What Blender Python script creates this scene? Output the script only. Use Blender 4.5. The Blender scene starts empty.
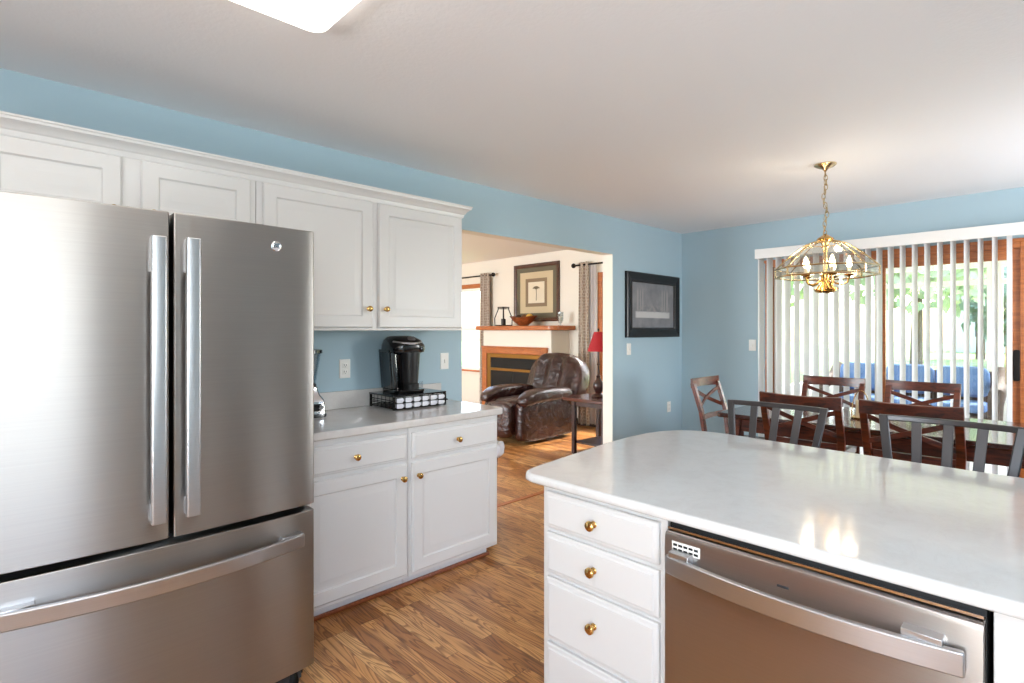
import bpy, bmesh, math, random
from mathutils import Vector, Matrix
C = bpy.context.scene.collection
PI = math.pi
R = math.radians
random.seed(7)

# ------------------------------------------------------------------ camera
EYE = 1.393
cam_d = bpy.data.cameras.new('camera'); cam = bpy.data.objects.new('camera', cam_d); C.objects.link(cam)
cam.location = (3.13, 0.0, EYE)
cam.rotation_euler = (R(90), 0, R(46))
cam_d.sensor_width = 36.0
cam_d.lens = 545.0 / 1024 * 36
cam_d.shift_y = -11.5 / 1024
cam_d.clip_start = 0.02; cam_d.clip_end = 400
bpy.context.scene.camera = cam

# ------------------------------------------------------------------ world, sun, big lights, exposure
sc = bpy.context.scene
sc.view_settings.view_transform = 'Standard'
sc.view_settings.look = 'None'
sc.view_settings.gamma = 1.0
sc.view_settings.use_curve_mapping = False
sc.view_settings.exposure = 0.19
w = bpy.data.worlds.new('sky'); sc.world = w; w.use_nodes = True
nt = w.node_tree
bg = nt.nodes['Background']
sky = nt.nodes.new('ShaderNodeTexSky')
sky.sky_type = 'NISHITA'
sky.sun_elevation = R(52); sky.sun_rotation = R(20); sky.sun_disc = False
sky.dust_density = 2.5; sky.air_density = 1.0
nt.links.new(sky.outputs[0], bg.inputs[0])
bg.inputs[1].default_value = 1.3

def light(name, kind, loc, rot, energy, color=(1, 1, 1), size=None, size_y=None, radius=None):
    d = bpy.data.lights.new(name, kind); d.energy = energy; d.color = color
    if kind == 'AREA':
        d.shape = 'RECTANGLE'; d.size = size; d.size_y = size_y
    if radius is not None: d.shadow_soft_size = radius
    o = bpy.data.objects.new(name, d); C.objects.link(o)
    o.location = loc; o.rotation_euler = rot
    return o
sun = light('sun', 'SUN', (0, 20, 20), (R(-40), R(0), R(-14)), 8.0, (1, .95, .86)); sun.data.angle = R(1)
# area lights outside unseen wall openings; all but the kitchen window are added fill
light('daylight_kitchen_window', 'AREA', (4.34, -0.45, 1.6), (0, R(90), 0), 24, (.9, .95, 1), 1.05, 1.35)
light('added_rear_fill', 'AREA', (3.42, -2.56, 1.3), (R(90), 0, 0), 34, (1, .985, .96), 1.2, 1.6)  # fill light added behind the camera, through an unseen opening
light('added_ceiling_fill', 'AREA', (3.42, -3.5, .1), (R(128), 0, 0), 330, (1, .985, .96), 2.0, 1.2)  # added lamp tilted upwards to brighten the ceiling
light('added_living_fill', 'AREA', (-3.2, -1.16, 1.5), (R(104), 0, 0), 260, (.9, .955, 1), 2.6, 1.5)  # added out-of-view fill that brightens the living room and its ceiling
light('added_dining_fill', 'AREA', (4.34, 4.5, 1.5), (0, R(90), 0), 46, (.97, .98, 1), 1.2, 1.0)  # added side fill for the dining wall and the wall under the cabinets

# ------------------------------------------------------------------ colour and node helpers
def S(r, g, b):
    f = lambda c: (c / 12.92 if c <= .04045 else ((c + .055) / 1.055) ** 2.4)
    return (f(r / 255), f(g / 255), f(b / 255), 1)
MATS = {}
def P(name, col, rough=.5, metal=0.0, **kw):
    m = bpy.data.materials.new(name); m.use_nodes = True
    b = m.node_tree.nodes['Principled BSDF']
    b.inputs['Base Color'].default_value = col
    b.inputs['Roughness'].default_value = rough
    b.inputs['Metallic'].default_value = metal
    for k, v in kw.items(): b.inputs[k.replace('_', ' ')].default_value = v
    MATS[name] = m
    return m
def nodes(m): return m.node_tree.nodes, m.node_tree.links, m.node_tree.nodes['Principled BSDF']
def coord(m, scale=(1, 1, 1)):
    n, l, b = nodes(m)
    tc = n.new('ShaderNodeTexCoord'); mp = n.new('ShaderNodeMapping')
    mp.inputs['Scale'].default_value = scale
    l.new(tc.outputs['Object'], mp.inputs[0])
    return mp.outputs[0]
def noise(m, vec, scale, detail=3, rough=.5, dist=0):
    n, l, b = nodes(m)
    t = n.new('ShaderNodeTexNoise'); t.inputs['Scale'].default_value = scale
    t.inputs['Detail'].default_value = detail; t.inputs['Roughness'].default_value = rough
    t.inputs['Distortion'].default_value = dist
    if vec is not None: l.new(vec, t.inputs['Vector'])
    return t.outputs['Fac']
def ramp(m, fac, stops):
    n, l, b = nodes(m)
    r = n.new('ShaderNodeValToRGB'); e = r.color_ramp.elements
    while len(e) < len(stops): e.new(.5)
    for i, (p, c) in enumerate(stops): e[i].position = p; e[i].color = c
    l.new(fac, r.inputs[0]); return r.outputs[0]
def mix(m, a, b_, fac, mode='MIX'):
    n, l, b = nodes(m)
    x = n.new('ShaderNodeMix'); x.data_type = 'RGBA'; x.blend_type = mode
    for sock, v in ((x.inputs[0], fac), (x.inputs[6], a), (x.inputs[7], b_)):
        if hasattr(v, 'links') or isinstance(v, bpy.types.NodeSocket): l.new(v, sock)
        else: sock.default_value = v
    return x.outputs[2]
def bump(m, h, strength=.2, dist=.01):
    n, l, b = nodes(m)
    x = n.new('ShaderNodeBump'); x.inputs['Strength'].default_value = strength; x.inputs['Distance'].default_value = dist
    l.new(h, x.inputs['Height']); l.new(x.outputs[0], b.inputs['Normal'])
def base(m, out):
    n, l, b = nodes(m); l.new(out, b.inputs['Base Color'])

def paint(name, col, rough=.55, sc_=180, st=.06):
    m = P(name, col, rough)
    bump(m, noise(m, coord(m), sc_, 2), st, .004)
    return m
def wood(name, dark, light_, rough=.35, grain=(1.5, 14, 14), coat=.2):
    m = P(name, light_, rough, Coat_Weight=coat, Coat_Roughness=.15)
    v = coord(m, grain)
    f = noise(m, v, 3.0, 5, .6, 1.2)
    base(m, ramp(m, f, [(.3, dark), (.7, light_)]))
    return m
def steel(name, col, rough, aniso=.75, rot=0.0):
    m = P(name, col, rough, 1.0, Anisotropic=aniso, Anisotropic_Rotation=rot)
    n, l, b = nodes(m)
    t = n.new('ShaderNodeTangent'); t.direction_type = 'RADIAL'; t.axis = 'Z'
    l.new(t.outputs[0], b.inputs['Tangent'])
    f = noise(m, coord(m, (3, 3, 400)), 1.0, 2)
    base(m, ramp(m, f, [(.2, tuple(c * .93 for c in col[:3]) + (1,)), (.8, col)]))
    return m
def clear(name, tint=(1, 1, 1, 1), refl=.08, rough=.02):
    m = bpy.data.materials.new(name); m.use_nodes = True
    n, l = m.node_tree.nodes, m.node_tree.links
    n.remove(n['Principled BSDF'])
    t = n.new('ShaderNodeBsdfTransparent'); t.inputs[0].default_value = tint
    g = n.new('ShaderNodeBsdfGlossy'); g.inputs['Roughness'].default_value = rough
    fr = n.new('ShaderNodeFresnel'); fr.inputs[0].default_value = 1.45
    mx = n.new('ShaderNodeMixShader')
    if refl is None: l.new(fr.outputs[0], mx.inputs[0])
    else: mx.inputs[0].default_value = refl
    l.new(t.outputs[0], mx.inputs[1]); l.new(g.outputs[0], mx.inputs[2])
    l.new(mx.outputs[0], n['Material Output'].inputs[0])
    return m
def glow(name, col, strength):
    m = P(name, col, .4); b = m.node_tree.nodes['Principled BSDF']
    b.inputs['Emission Color'].default_value = col; b.inputs['Emission Strength'].default_value = strength
    return m

M_blue = paint('blue_wall_paint', S(170, 194, 205), .6)
M_cream = paint('cream_wall_paint', S(232, 226, 214), .6)
M_ceil = paint('ceiling_paint', S(240, 240, 242), .8, 60, .25)
M_ceil2 = paint('living_ceiling_paint', S(246, 244, 240), .8, 60, .25)
M_white = paint('white_trim_paint', S(236, 234, 230), .4, 90, .02)
M_cab = paint('white_cabinet_paint', S(217, 215, 213), .34, 60, .015)
M_toe = paint('toe_kick_paint', S(214, 212, 212), .5)
M_oak = wood('oak_trim', S(146, 78, 34), S(194, 114, 56), .4)
M_cherry = wood('reddish_wood_strip', S(110, 52, 24), S(150, 80, 42), .4)
M_mahog = wood('mahogany', S(40, 13, 8), S(116, 48, 22), .34, (2, 10, 10), .3)
M_table = wood('dark_table_top', S(42, 16, 12), S(74, 34, 24), .16, (1, 12, 12), .6)
M_espresso = wood('espresso_wood', S(22, 10, 9), S(58, 24, 18), .3, (2, 12, 12), .3)
M_ste = steel('brushed_steel', S(172, 168, 164), .34, .93, .25)
M_steh = steel('handle_steel', S(196, 196, 198), .3, .3)
M_dw = steel('dishwasher_steel', S(182, 175, 170), .32, .88, .25)
M_chrome = P('chrome', S(225, 226, 230), .1, 1.0)
M_blackp = P('black_plastic', S(16, 16, 18), .2, Coat_Weight=.4)
M_gasket = P('black_gasket', S(12, 12, 13), .6)
M_dgrey = P('dark_grey_plastic', S(52, 52, 55), .4)
M_brass = P('polished_brass', S(208, 168, 104), .2, 1.0)
M_gold = P('antique_brass', S(206, 184, 142), .25, 1.0)
M_gun = P('gunmetal', S(92, 91, 93), .3, .85)
M_plate = P('white_plastic_plate', S(238, 235, 228), .35)
M_slot = P('dark_slot', S(60, 56, 54), .6)
M_glass = clear('window_glass', (.98, .99, .99, 1), .05)
M_cglass = clear('beveled_glass', (.97, .97, .95, 1), .13, .05)
M_jar = clear('jar_glass', (.86, .9, .92, 1), .16)
M_smoke = clear('smoked_plastic', (.34, .36, .38, 1), .16, .05)
M_iron = P('dark_iron', S(28, 24, 22), .45, .6)
M_dark = P('firebox_black', S(14, 13, 13), .5)
M_dglass = P('dark_glass', S(8, 8, 10), .08, Specular_IOR_Level=.3)
M_vinyl = P('window_vinyl', S(245, 244, 240), .4)

def leather():
    m = P('dark_brown_leather', S(58, 22, 16), .24, Coat_Weight=.3, Coat_Roughness=.2)
    v = coord(m)
    a = noise(m, v, 7, 3, .55, .8)
    b2 = noise(m, v, 220, 2)
    base(m, ramp(m, noise(m, v, 5, 3), [(.3, S(30, 11, 9)), (.75, S(60, 23, 16))]))
    n, l, b = nodes(m)
    ad = n.new('ShaderNodeMath'); ad.operation = 'MULTIPLY_ADD'; ad.inputs[1].default_value = .05
    l.new(b2, ad.inputs[0]); l.new(a, ad.inputs[2])
    bump(m, ad.outputs[0], .7, .06)
    return m
M_leather = leather()
def stone(name, light_, mid, rough):
    m = P(name, light_, rough, Coat_Weight=.25, Coat_Roughness=.06)
    v = coord(m)
    a = ramp(m, noise(m, v, 14, 6, .65, .6), [(.35, mid), (.55, light_)])
    vein = ramp(m, noise(m, v, 4.5, 8, .7, 2.2), [(.485, (0, 0, 0, 1)), (.5, (1, 1, 1, 1)), (.515, (0, 0, 0, 1))])
    n, l, b = nodes(m)
    bw = n.new('ShaderNodeRGBToBW'); l.new(vein, bw.inputs[0])
    mu = n.new('ShaderNodeMath'); mu.operation = 'MULTIPLY'; mu.inputs[1].default_value = .1; l.new(bw.outputs[0], mu.inputs[0])
    base(m, mix(m, a, S(176, 170, 164), mu.outputs[0]))
    return m
M_stone = stone('white_quartz', S(226, 226, 225), S(221, 220, 219), .12)
M_stone2 = stone('pale_grey_quartz', S(216, 212, 208), S(211, 206, 202), .14)

def floor_mat():
    m = P('oak_strip_floor', S(170, 110, 62), .32, Coat_Weight=.15, Coat_Roughness=.2)
    n, l, b = nodes(m)
    v = coord(m)
    br = n.new('ShaderNodeTexBrick')
    br.offset = .37; br.offset_frequency = 3; br.squash = 1
    br.inputs['Scale'].default_value = 1; br.inputs['Brick Width'].default_value = .78; br.inputs['Row Height'].default_value = .067
    br.inputs['Mortar Size'].default_value = .0009; br.inputs['Mortar Smooth'].default_value = .3; br.inputs['Bias'].default_value = 0
    br.inputs['Color1'].default_value = (0, 0, 0, 1); br.inputs['Color2'].default_value = (1, 1, 1, 1); br.inputs['Mortar'].default_value = (.5, .5, .5, 1)
    l.new(v, br.inputs['Vector'])
    tone = ramp(m, br.outputs['Color'], [(0, S(158, 102, 54)), (.35, S(192, 134, 76)), (.7, S(210, 154, 94)), (1, S(230, 182, 122))])
    # grain: every strip shifted by its own tone
    mp2 = n.new('ShaderNodeMapping'); mp2.inputs['Scale'].default_value = (1.0, 9.0, 1)
    vm = n.new('ShaderNodeVectorMath'); vm.operation = 'MULTIPLY_ADD'
    l.new(br.outputs['Color'], vm.inputs[0]); vm.inputs[1].default_value = (7.3, 3.1, 0); l.new(v, vm.inputs[2])
    l.new(vm.outputs[0], mp2.inputs[0])
    wv = n.new('ShaderNodeTexNoise'); wv.inputs['Scale'].default_value = 1.9; wv.inputs['Detail'].default_value = 1.5; wv.inputs['Distortion'].default_value = .5
    l.new(mp2.outputs[0], wv.inputs['Vector'])
    ml = n.new('ShaderNodeMath'); ml.operation = 'MULTIPLY'; ml.inputs[1].default_value = 10; l.new(wv.outputs['Fac'], ml.inputs[0])
    fr = n.new('ShaderNodeMath'); fr.operation = 'FRACT'; l.new(ml.outputs[0], fr.inputs[0])
    ring = ramp(m, fr.outputs[0], [(.0, (1, 1, 1, 1)), (.45, (.9, .87, .84, 1)), (.8, (.34, .25, .18, 1)), (.93, (.6, .5, .42, 1)), (1, (.97, .96, .95, 1))])
    fine = noise(m, coord(m, (2.5, 110, 1)), 3, 3)
    fine_c = ramp(m, fine, [(.35, (.8, .76, .72, 1)), (.6, (1.08, 1.06, 1.04, 1))])
    c = mix(m, tone, ring, .85, 'MULTIPLY')
    c = mix(m, c, fine_c, .75, 'MULTIPLY')
    c = mix(m, c, S(70, 40, 22), br.outputs['Fac'])
    base(m, c)
    return m
M_floor = floor_mat()

# ------------------------------------------------------------------ mesh helpers
class MB:
    def __init__(s): s.bm = bmesh.new()
    def face(s, vs):
        try: return s.bm.faces.new(vs)
        except ValueError: return None
    def box(s, x0, x1, y0, y1, z0, z1, M=None):
        p = [(x, y, z) for z in (z0, z1) for y in (y0, y1) for x in (x0, x1)]
        v = [s.bm.verts.new(M @ Vector(q) if M else q) for q in p]
        for f in ((0, 2, 3, 1), (4, 5, 7, 6), (0, 1, 5, 4), (2, 6, 7, 3), (0, 4, 6, 2), (1, 3, 7, 5)): s.face([v[i] for i in f])
        return s
    def hexa(s, bot, top):
        v = [s.bm.verts.new(q) for q in list(bot) + list(top)]
        n = len(bot)
        s.face(v[:n][::-1]); s.face(v[n:])
        for i in range(n): s.face([v[i], v[(i + 1) % n], v[n + (i + 1) % n], v[n + i]])
        return s
    def prism(s, poly, z0, z1, M=None):
        f = (lambda q: M @ Vector(q)) if M else (lambda q: q)
        return s.hexa([f((x, y, z0)) for x, y in poly], [f((x, y, z1)) for x, y in poly])
    def loft(s, loops, closed=True, caps=True):
        rows = [[s.bm.verts.new(p) for p in lp] for lp in loops]
        n = len(rows[0])
        for a, b in zip(rows, rows[1:]):
            for i in range(n if closed else n - 1):
                s.face([a[i], a[(i + 1) % n], b[(i + 1) % n], b[i]])
        if caps and closed:
            s.face(rows[0][::-1]); s.face(rows[-1])
        return s
    def lathe(s, prof, c=(0, 0, 0), n=24, M=None, caps=True):
        loops = []
        for r, z in prof:
            lp = []
            for i in range(n):
                a = 2 * PI * i / n
                p = Vector((r * math.cos(a), r * math.sin(a), z))
                if M: p = M @ p
                lp.append(p + Vector(c))
            loops.append(lp)
        return s.loft(loops, True, caps)
    def tube(s, pts, r, n=8, closed=False, flat=None):
        pts = [Vector(p) for p in pts]; loops = []; N = len(pts)
        up = None
        for i, p in enumerate(pts):
            if closed: t = pts[(i + 1) % N] - pts[i - 1]
            else: t = pts[min(i + 1, N - 1)] - pts[max(i - 1, 0)]
            t.normalize()
            if up is None:
                up = Vector((0, 0, 1)) if abs(t.z) < .9 else Vector((1, 0, 0))
            a = t.cross(up)
            if a.length < 1e-6: a = t.orthogonal()
            a.normalize(); b = a.cross(t); b.normalize(); up = b
            rr = r[i] if isinstance(r, (list, tuple)) else r
            loops.append([p + a * rr * math.cos(2 * PI * k / n) + b * rr * (flat or 1) * math.sin(2 * PI * k / n) for k in range(n)])
        if closed: loops.append(loops[0])
        return s.loft(loops, True, not closed)
    def bar(s, pts, wdt, hgt):
        # rectangular section swept along pts, width along the horizontal normal, height vertical
        pts = [Vector(p) for p in pts]; N = len(pts); loops = []
        for i, p in enumerate(pts):
            t = pts[min(i + 1, N - 1)] - pts[max(i - 1, 0)]; t.normalize()
            a = Vector((t.y, -t.x, 0))
            if a.length < 1e-4: a = Vector((1, 0, 0))
            a.normalize(); b = a.cross(t); b.normalize()
            loops.append([p + a * wdt / 2 * q + b * hgt / 2 * k for q, k in ((-1, -1), (1, -1), (1, 1), (-1, 1))])
        return s.loft(loops)
    def blob(s, c, h, e=3.5, nu=28, nv=16, M=None, fn=None):
        # rounded box (superellipsoid) of half sizes h about c
        sg = lambda x, k: math.copysign(abs(x) ** k, x)
        k = 2 / e; loops = []
        for j in range(nv + 1):
            v = -PI / 2 + PI * j / nv
            v = max(-PI / 2 + .02, min(PI / 2 - .02, v))
            lp = []
            for i in range(nu):
                u = 2 * PI * i / nu
                p = Vector((h[0] * sg(math.cos(v), k) * sg(math.cos(u), k), h[1] * sg(math.cos(v), k) * sg(math.sin(u), k), h[2] * sg(math.sin(v), k)))
                if fn: p = fn(p)
                if M: p = M @ p
                lp.append(p + Vector(c))
            loops.append(lp)
        return s.loft(loops)
    def panel(s, fn, a0, a1, z0, z1, prof):
        # nested rectangles: prof = [(inset, depth)...]; fn(a, z, depth) -> point
        loops = []
        for i, d in prof:
            loops.append([fn(a0 + i, z0 + i, d), fn(a1 - i, z0 + i, d), fn(a1 - i, z1 - i, d), fn(a0 + i, z1 - i, d)])
        return s.loft(loops)
    def build(s, name, mat, parent=None, bevel=0, smooth=True, seg=2, off=None, mats=None, pick=None, angle=40):
        bmesh.ops.recalc_face_normals(s.bm, faces=s.bm.faces)
        me = bpy.data.meshes.new(name)
        if off is not None: bmesh.ops.translate(s.bm, verts=s.bm.verts, vec=-Vector(off))
        s.bm.to_mesh(me); s.bm.free()
        me.materials.append(mat)
        if mats:
            for x in mats: me.materials.append(x)
            for p in me.polygons: p.material_index = pick(p)
        o = bpy.data.objects.new(name, me); C.objects.link(o)
        if parent: o.parent = parent
        if bevel:
            bv = o.modifiers.new('edge', 'BEVEL'); bv.width = bevel; bv.segments = seg; bv.limit_method = 'ANGLE'; bv.angle_limit = R(35)
            bv.harden_normals = False
        if smooth:
            for p in me.polygons: p.use_smooth = True
            me.set_sharp_from_angle(angle=R(angle))
        return o

def tag(o, label, cat, group=None, kind=None):
    o['label'] = label; o['category'] = cat
    if group: o['group'] = group
    if kind: o['kind'] = kind
    return o
def thing(name, label, cat, loc=(0, 0, 0), rz=0, group=None):
    o = bpy.data.objects.new(name, None); C.objects.link(o); o.empty_display_size = .1
    o.location = loc; o.rotation_euler = (0, 0, rz)
    return tag(o, label, cat, group)
def struct(o, label=None, cat=None):
    o['kind'] = 'structure'
    if label: o['label'] = label
    if cat: o['category'] = cat
    return o
def kids(o): return [x for x in C.objects if x.parent == o]
def dup(root, loc, rz=0, label=None, group=None):
    def cp(o, par):
        c = o.copy(); C.objects.link(c); c.parent = par
        for ch in kids(o): cp(ch, c)
        return c
    r = cp(root, None); r.location = loc; r.rotation_euler = (0, 0, rz)
    if label: r['label'] = label
    if group: r['group'] = group
    return r
def rrect(x0, x1, y0, y1, r, n=6):
    pts = []
    for cx, cy, a in ((x1 - r, y0 + r, -90), (x1 - r, y1 - r, 0), (x0 + r, y1 - r, 90), (x0 + r, y0 + r, 180)):
        for i in range(n + 1):
            t = R(a + 90 * i / n); pts.append((cx + r * math.cos(t), cy + r * math.sin(t)))
    return pts

# ================================================================== SETTING
CH, LH = 2.49, 2.60          # ceiling heights
XR, YB, YF = 4.2, 5.72, -2.4  # right wall, wall with the sliding door, wall behind the camera
YL = 6.3                      # living room outer wall
WO0, WO1, WOZ = 2.51, 4.38, 2.13   # opening to the living room
struct(MB().box(0.0, XR + .2, YF - .2, YB + .1, -.1, 0).build('floor', M_floor), 'oak strip laminate floor of the kitchen and dining area', 'floor')
struct(MB().box(-6.4, 0.0, -1.3, YL + .1, -.1, 0).build('floor_living', M_floor), 'oak strip floor of the living room beyond the opening', 'floor')
struct(MB().box(-.075, -.03, WO0, WO1, 0, .004).build('trim_1', M_oak), 'flat oak strip across the floor of the opening', 'threshold')
struct(MB().box(-.06, XR + .2, YF - .2, YB + .1, CH, CH + .12).build('ceiling', M_ceil), 'white textured kitchen ceiling', 'ceiling')
struct(MB().box(-6.4, -.06, -1.3, YL + .1, LH, LH + .12).build('ceiling_living', M_ceil2), 'pale living room ceiling', 'ceiling')
# wall between kitchen and living room: blue on the kitchen side, cream on the rest
wl = MB()
wl.box(-.115, 0, YF - .15, WO0, 0, CH); wl.box(-.115, 0, WO0, WO1, WOZ, CH); wl.box(-.115, 0, WO1, YB + .05, 0, CH)
wl.box(-.115, -.06, YF - .15, YB + .05, CH, LH)
wl.box(-.115, -.0, YB + .05, YL + .05, 0, LH)
struct(wl.build('wall_left', M_cream, mats=[M_blue], pick=lambda p: 1 if p.normal.x > .9 and p.center.x > -.02 else 0, smooth=False), 'blue wall with a wide opening to the living room', 'wall')
# back wall with the sliding door opening
DX0, DX1, DZ = .93, 2.89, 2.07
wb = MB()
wb.box(0, DX0, YB, YB + .16, 0, CH); wb.box(DX0, DX1, YB, YB + .16, DZ, CH); wb.box(DX1, XR + .15, YB, YB + .16, 0, CH)
struct(wb.build('wall_back', M_blue, smooth=False, mats=[M_vinyl], pick=lambda p: 1 if p.normal.y > .9 else 0), 'blue dining wall around the sliding glass door', 'wall')
wr = MB()
def wall_with_hole_x(mb, x0, x1, y0, y1, z1, holes):
    ys = sorted(holes); cur = y0
    for a, b, c, d in ys:
        mb.box(x0, x1, cur, a, 0, z1); mb.box(x0, x1, a, b, 0, c); mb.box(x0, x1, a, b, d, z1); cur = b
    mb.box(x0, x1, cur, y1, 0, z1)
def wall_with_hole_y(mb, y0, y1, x0, x1, z1, holes):
    cur = x0
    for a, b, c, d in sorted(holes):
        mb.box(cur, a, y0, y1, 0, z1); mb.box(a, b, y0, y1, 0, c); mb.box(a, b, y0, y1, d, z1); cur = b
    mb.box(cur, x1, y0, y1, 0, z1)
wall_with_hole_x(wr, XR, XR + .12, YF - .15, YB + .1, CH, [(-1.12, .22, 1.08, 2.12), (3.97, 5.03, .88, 2.12)])
struct(wr.build('wall_right', M_blue, smooth=False), 'blue wall beside the camera', 'wall')
wf = MB(); wall_with_hole_y(wf, YF - .12, YF, 0, XR, CH, [(2.8, 4.05, .42, 2.15)])
struct(wf.build('wall_front', M_blue, smooth=False), 'blue wall behind the camera', 'wall')
for x0, nm in ((.35, 'added_door_2'), (1.3, 'added_door_3')):  # unseen oak doors, added so the dishwasher front reflects brown
    dd = MB(); fq = lambda a, z, d: (a, YF + .002 + d, z)
    dd.panel(fq, x0, x0 + .93, .01, 2.05, [(0, 0), (0, .03), (.1, .03), (.11, .02), (.14, .02), (.16, .028), (.18, .028)])
    struct(dd.build(nm, M_oak, None, angle=25), 'oak door behind the camera, added for its brown reflection', 'door')
# living room outer walls
LW = (-5.7, -4.17, .68, 2.14); RW = (-1.54, -.45, .45, 2.14)
wv = MB(); wall_with_hole_y(wv, YL, YL + .12, -6.3, -.115, LH, [LW, RW])
struct(wv.build('wall_living_outer', M_cream, smooth=False), 'cream living room wall behind the fireplace', 'wall')
struct(MB().box(-6.42, -6.3, -1.25, YL + .12, 0, LH).build('wall_living_side', M_cream, smooth=False), 'cream living room end wall', 'wall')
wg = MB(); wall_with_hole_y(wg, -1.25, -1.13, -6.3, -.115, LH, [(-4.5, -1.9, .75, 2.25)])
struct(wg.build('wall_living_near', M_cream, smooth=False), 'cream living room near wall', 'wall')
# baseboards
struct(MB().box(0, .014, WO1, YB, 0, .09).build('baseboard_left', M_white), 'white baseboard under the framed print', 'baseboard')
struct(MB().box(.014, DX0 - .02, YB - .014, YB, 0, .09).build('baseboard_back', M_white), 'white baseboard left of the sliding door', 'baseboard')
struct(MB().box(-2.15, -.115, YL - .016, YL, 0, .09).build('baseboard_living', M_espresso), 'dark wooden baseboard behind the recliner', 'baseboard')
struct(MB().box(-6.3, -3.67, YL - .016, YL, 0, .09).build('baseboard_living_left', M_oak), 'oak baseboard left of the fireplace', 'baseboard')

def window(name, x0, x1, z0, z1, y, label, mull=None, slide=True):
    """oak-cased window in a wall whose room face is y (room on the -y side)"""
    r = thing(name, label, 'window', ((x0 + x1) / 2, y, z0)); r['kind'] = 'structure'; o = r.location
    m = MB(); cw = .075
    m.box(x0 - cw, x0, y - .02, y, z0 - .02, z1 + cw); m.box(x1, x1 + cw, y - .02, y, z0 - .02, z1 + cw)
    m.box(x0, x1, y - .02, y, z1, z1 + cw)
    m.box(x0 - .1, x1 + .1, y - .05, y, z0 - .03, z0)
    m.build('casing', M_oak, r, .003, off=o)
    s = MB()
    for a, b in (((x0, (x0 + x1) / 2 + .02)), ((x0 + x1) / 2 - .02, x1)) if mull else ((x0, x1),):
        s.box(a, a + .045, y + .03, y + .07, z0, z1); s.box(b - .045, b, y + .03, y + .07, z0, z1)
        s.box(a, b, y + .03, y + .07, z0, z0 + .05); s.box(a, b, y + .03, y + .07, z1 - .05, z1)
    zm = (z0 + z1) / 2
    s.box(x0, x1, y + .03, y + .07, zm - .02, zm + .02)
    s.build('sash', M_vinyl if not mull else M_oak, r, .003, off=o)
    MB().box(x0, x1, y + .045, y + .05, z0, z1).build('pane', M_glass, r, off=o)
    return r
window('window_1', *LW[:2], *LW[2:], YL, 'bright oak-cased window left of the fireplace')
window('window_2', -1.54, -.45, .45, 2.14, YL, 'bright oak-cased window behind the red lamp', mull=True)

# sliding glass door -------------------------------------------------
d = thing('door_1', 'oak-framed sliding glass door behind the vertical blinds', 'sliding door', (1.9, YB, 0)); d['kind'] = 'structure'
o = d.location
f = MB()
f.box(DX0, DX0 + .06, YB - .015, YB + .1, 0, DZ); f.box(DX1 - .06, DX1, YB - .015, YB + .1, 0, DZ)
f.box(DX0 + .06, DX1 - .06, YB - .015, YB + .1, DZ - .045, DZ); f.box(DX0, DX1, YB + .0, YB + .12, 0, .03)
f.box(DX1, DX1 + .07, YB - .015, YB, 0, DZ + .02); f.box(DX0 - .03, DX1 + .07, YB - .016, YB, DZ, DZ + .03)
f.build('door_frame', M_oak, d, .003, off=o)
def slide_panel(x0, x1, y0, y1, sw, lw, rw, mat):
    p = MB(); z0, z1 = .035, DZ - .045
    p.box(x0, x0 + lw, y0, y1, z0, z1); p.box(x1 - rw, x1, y0, y1, z0, z1)
    p.box(x0 + lw, x1 - rw, y0, y1, z0, z0 + .12); p.box(x0 + lw, x1 - rw, y0, y1, z1 - sw, z1)
    q = p.build('sliding_panel', mat, d, .003, off=o)
    MB().box(x0 + lw, x1 - rw, (y0 + y1) / 2 - .003, (y0 + y1) / 2 + .003, z0 + .12, z1 - sw).build('pane', M_glass, q, off=o)
    return q
a = slide_panel(1.925, DX1 - .03, YB + .01, YB + .045, .085, .03, .085, M_oak)
a2 = slide_panel(DX0 + .06, 1.925, YB + .055, YB + .09, .085, .07, .06, M_vinyl)
MB().box(1.9, 1.93, YB + .03, YB + .058, .035, DZ - .045).build('meeting_strip', M_oak, d, off=o)
h = MB(); h.prism(rrect(2.79, 2.83, 1.0, 1.24, .015), -.03, -.0, Matrix(((1, 0, 0, 0), (0, 0, 1, YB + .01), (0, 1, 0, 0), (0, 0, 0, 1))))
hh = h.build('door_handle', M_iron, a, .004, off=o)
MB().box(2.745, 2.785, YB - .008, YB + .01, .97, 1.27).build('lock_plate', M_gold, a, .003, off=o)

# sunroom beyond -----------------------------------------------------
SY = 9.85
struct(MB().box(0.03, 5.6, YB + .16, SY + .15, -.12, -.02).build('floor_sunroom', paint('sunroom_floor_paint', S(205, 196, 186), .5)), 'pale sunroom floor beyond the glass', 'floor')
struct(MB().box(0.03, 5.6, YB + .16, SY + .2, 2.5, 2.6).build('ceiling_sunroom', paint('sunroom_ceiling_paint', S(244, 236, 226), .7)), 'cream sunroom ceiling', 'ceiling')
g = MB()
g.box(0.03, 5.6, SY, SY + .1, 2.26, 2.5); g.box(0.03, 5.6, SY, SY + .1, -.02, .55)
for x, ww in ((.08, .1), (.9, .06), (1.62, .05), (2.36, .16), (3.2, .07), (4.2, .1), (5.5, .1)):
    g.box(x - ww / 2, x + ww / 2, SY - .01, SY + .09, .55, 2.26)
g.box(0.03, 5.6, SY + .01, SY + .08, 2.02, 2.09)
struct(g.build('wall_sunroom', M_vinyl), 'white sunroom window wall with transoms', 'wall')
struct(MB().box(0.03, 5.6, SY + .04, SY + .046, .55, 2.26).build('window_3', M_glass), 'glass of the sunroom window wall', 'window')
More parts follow.
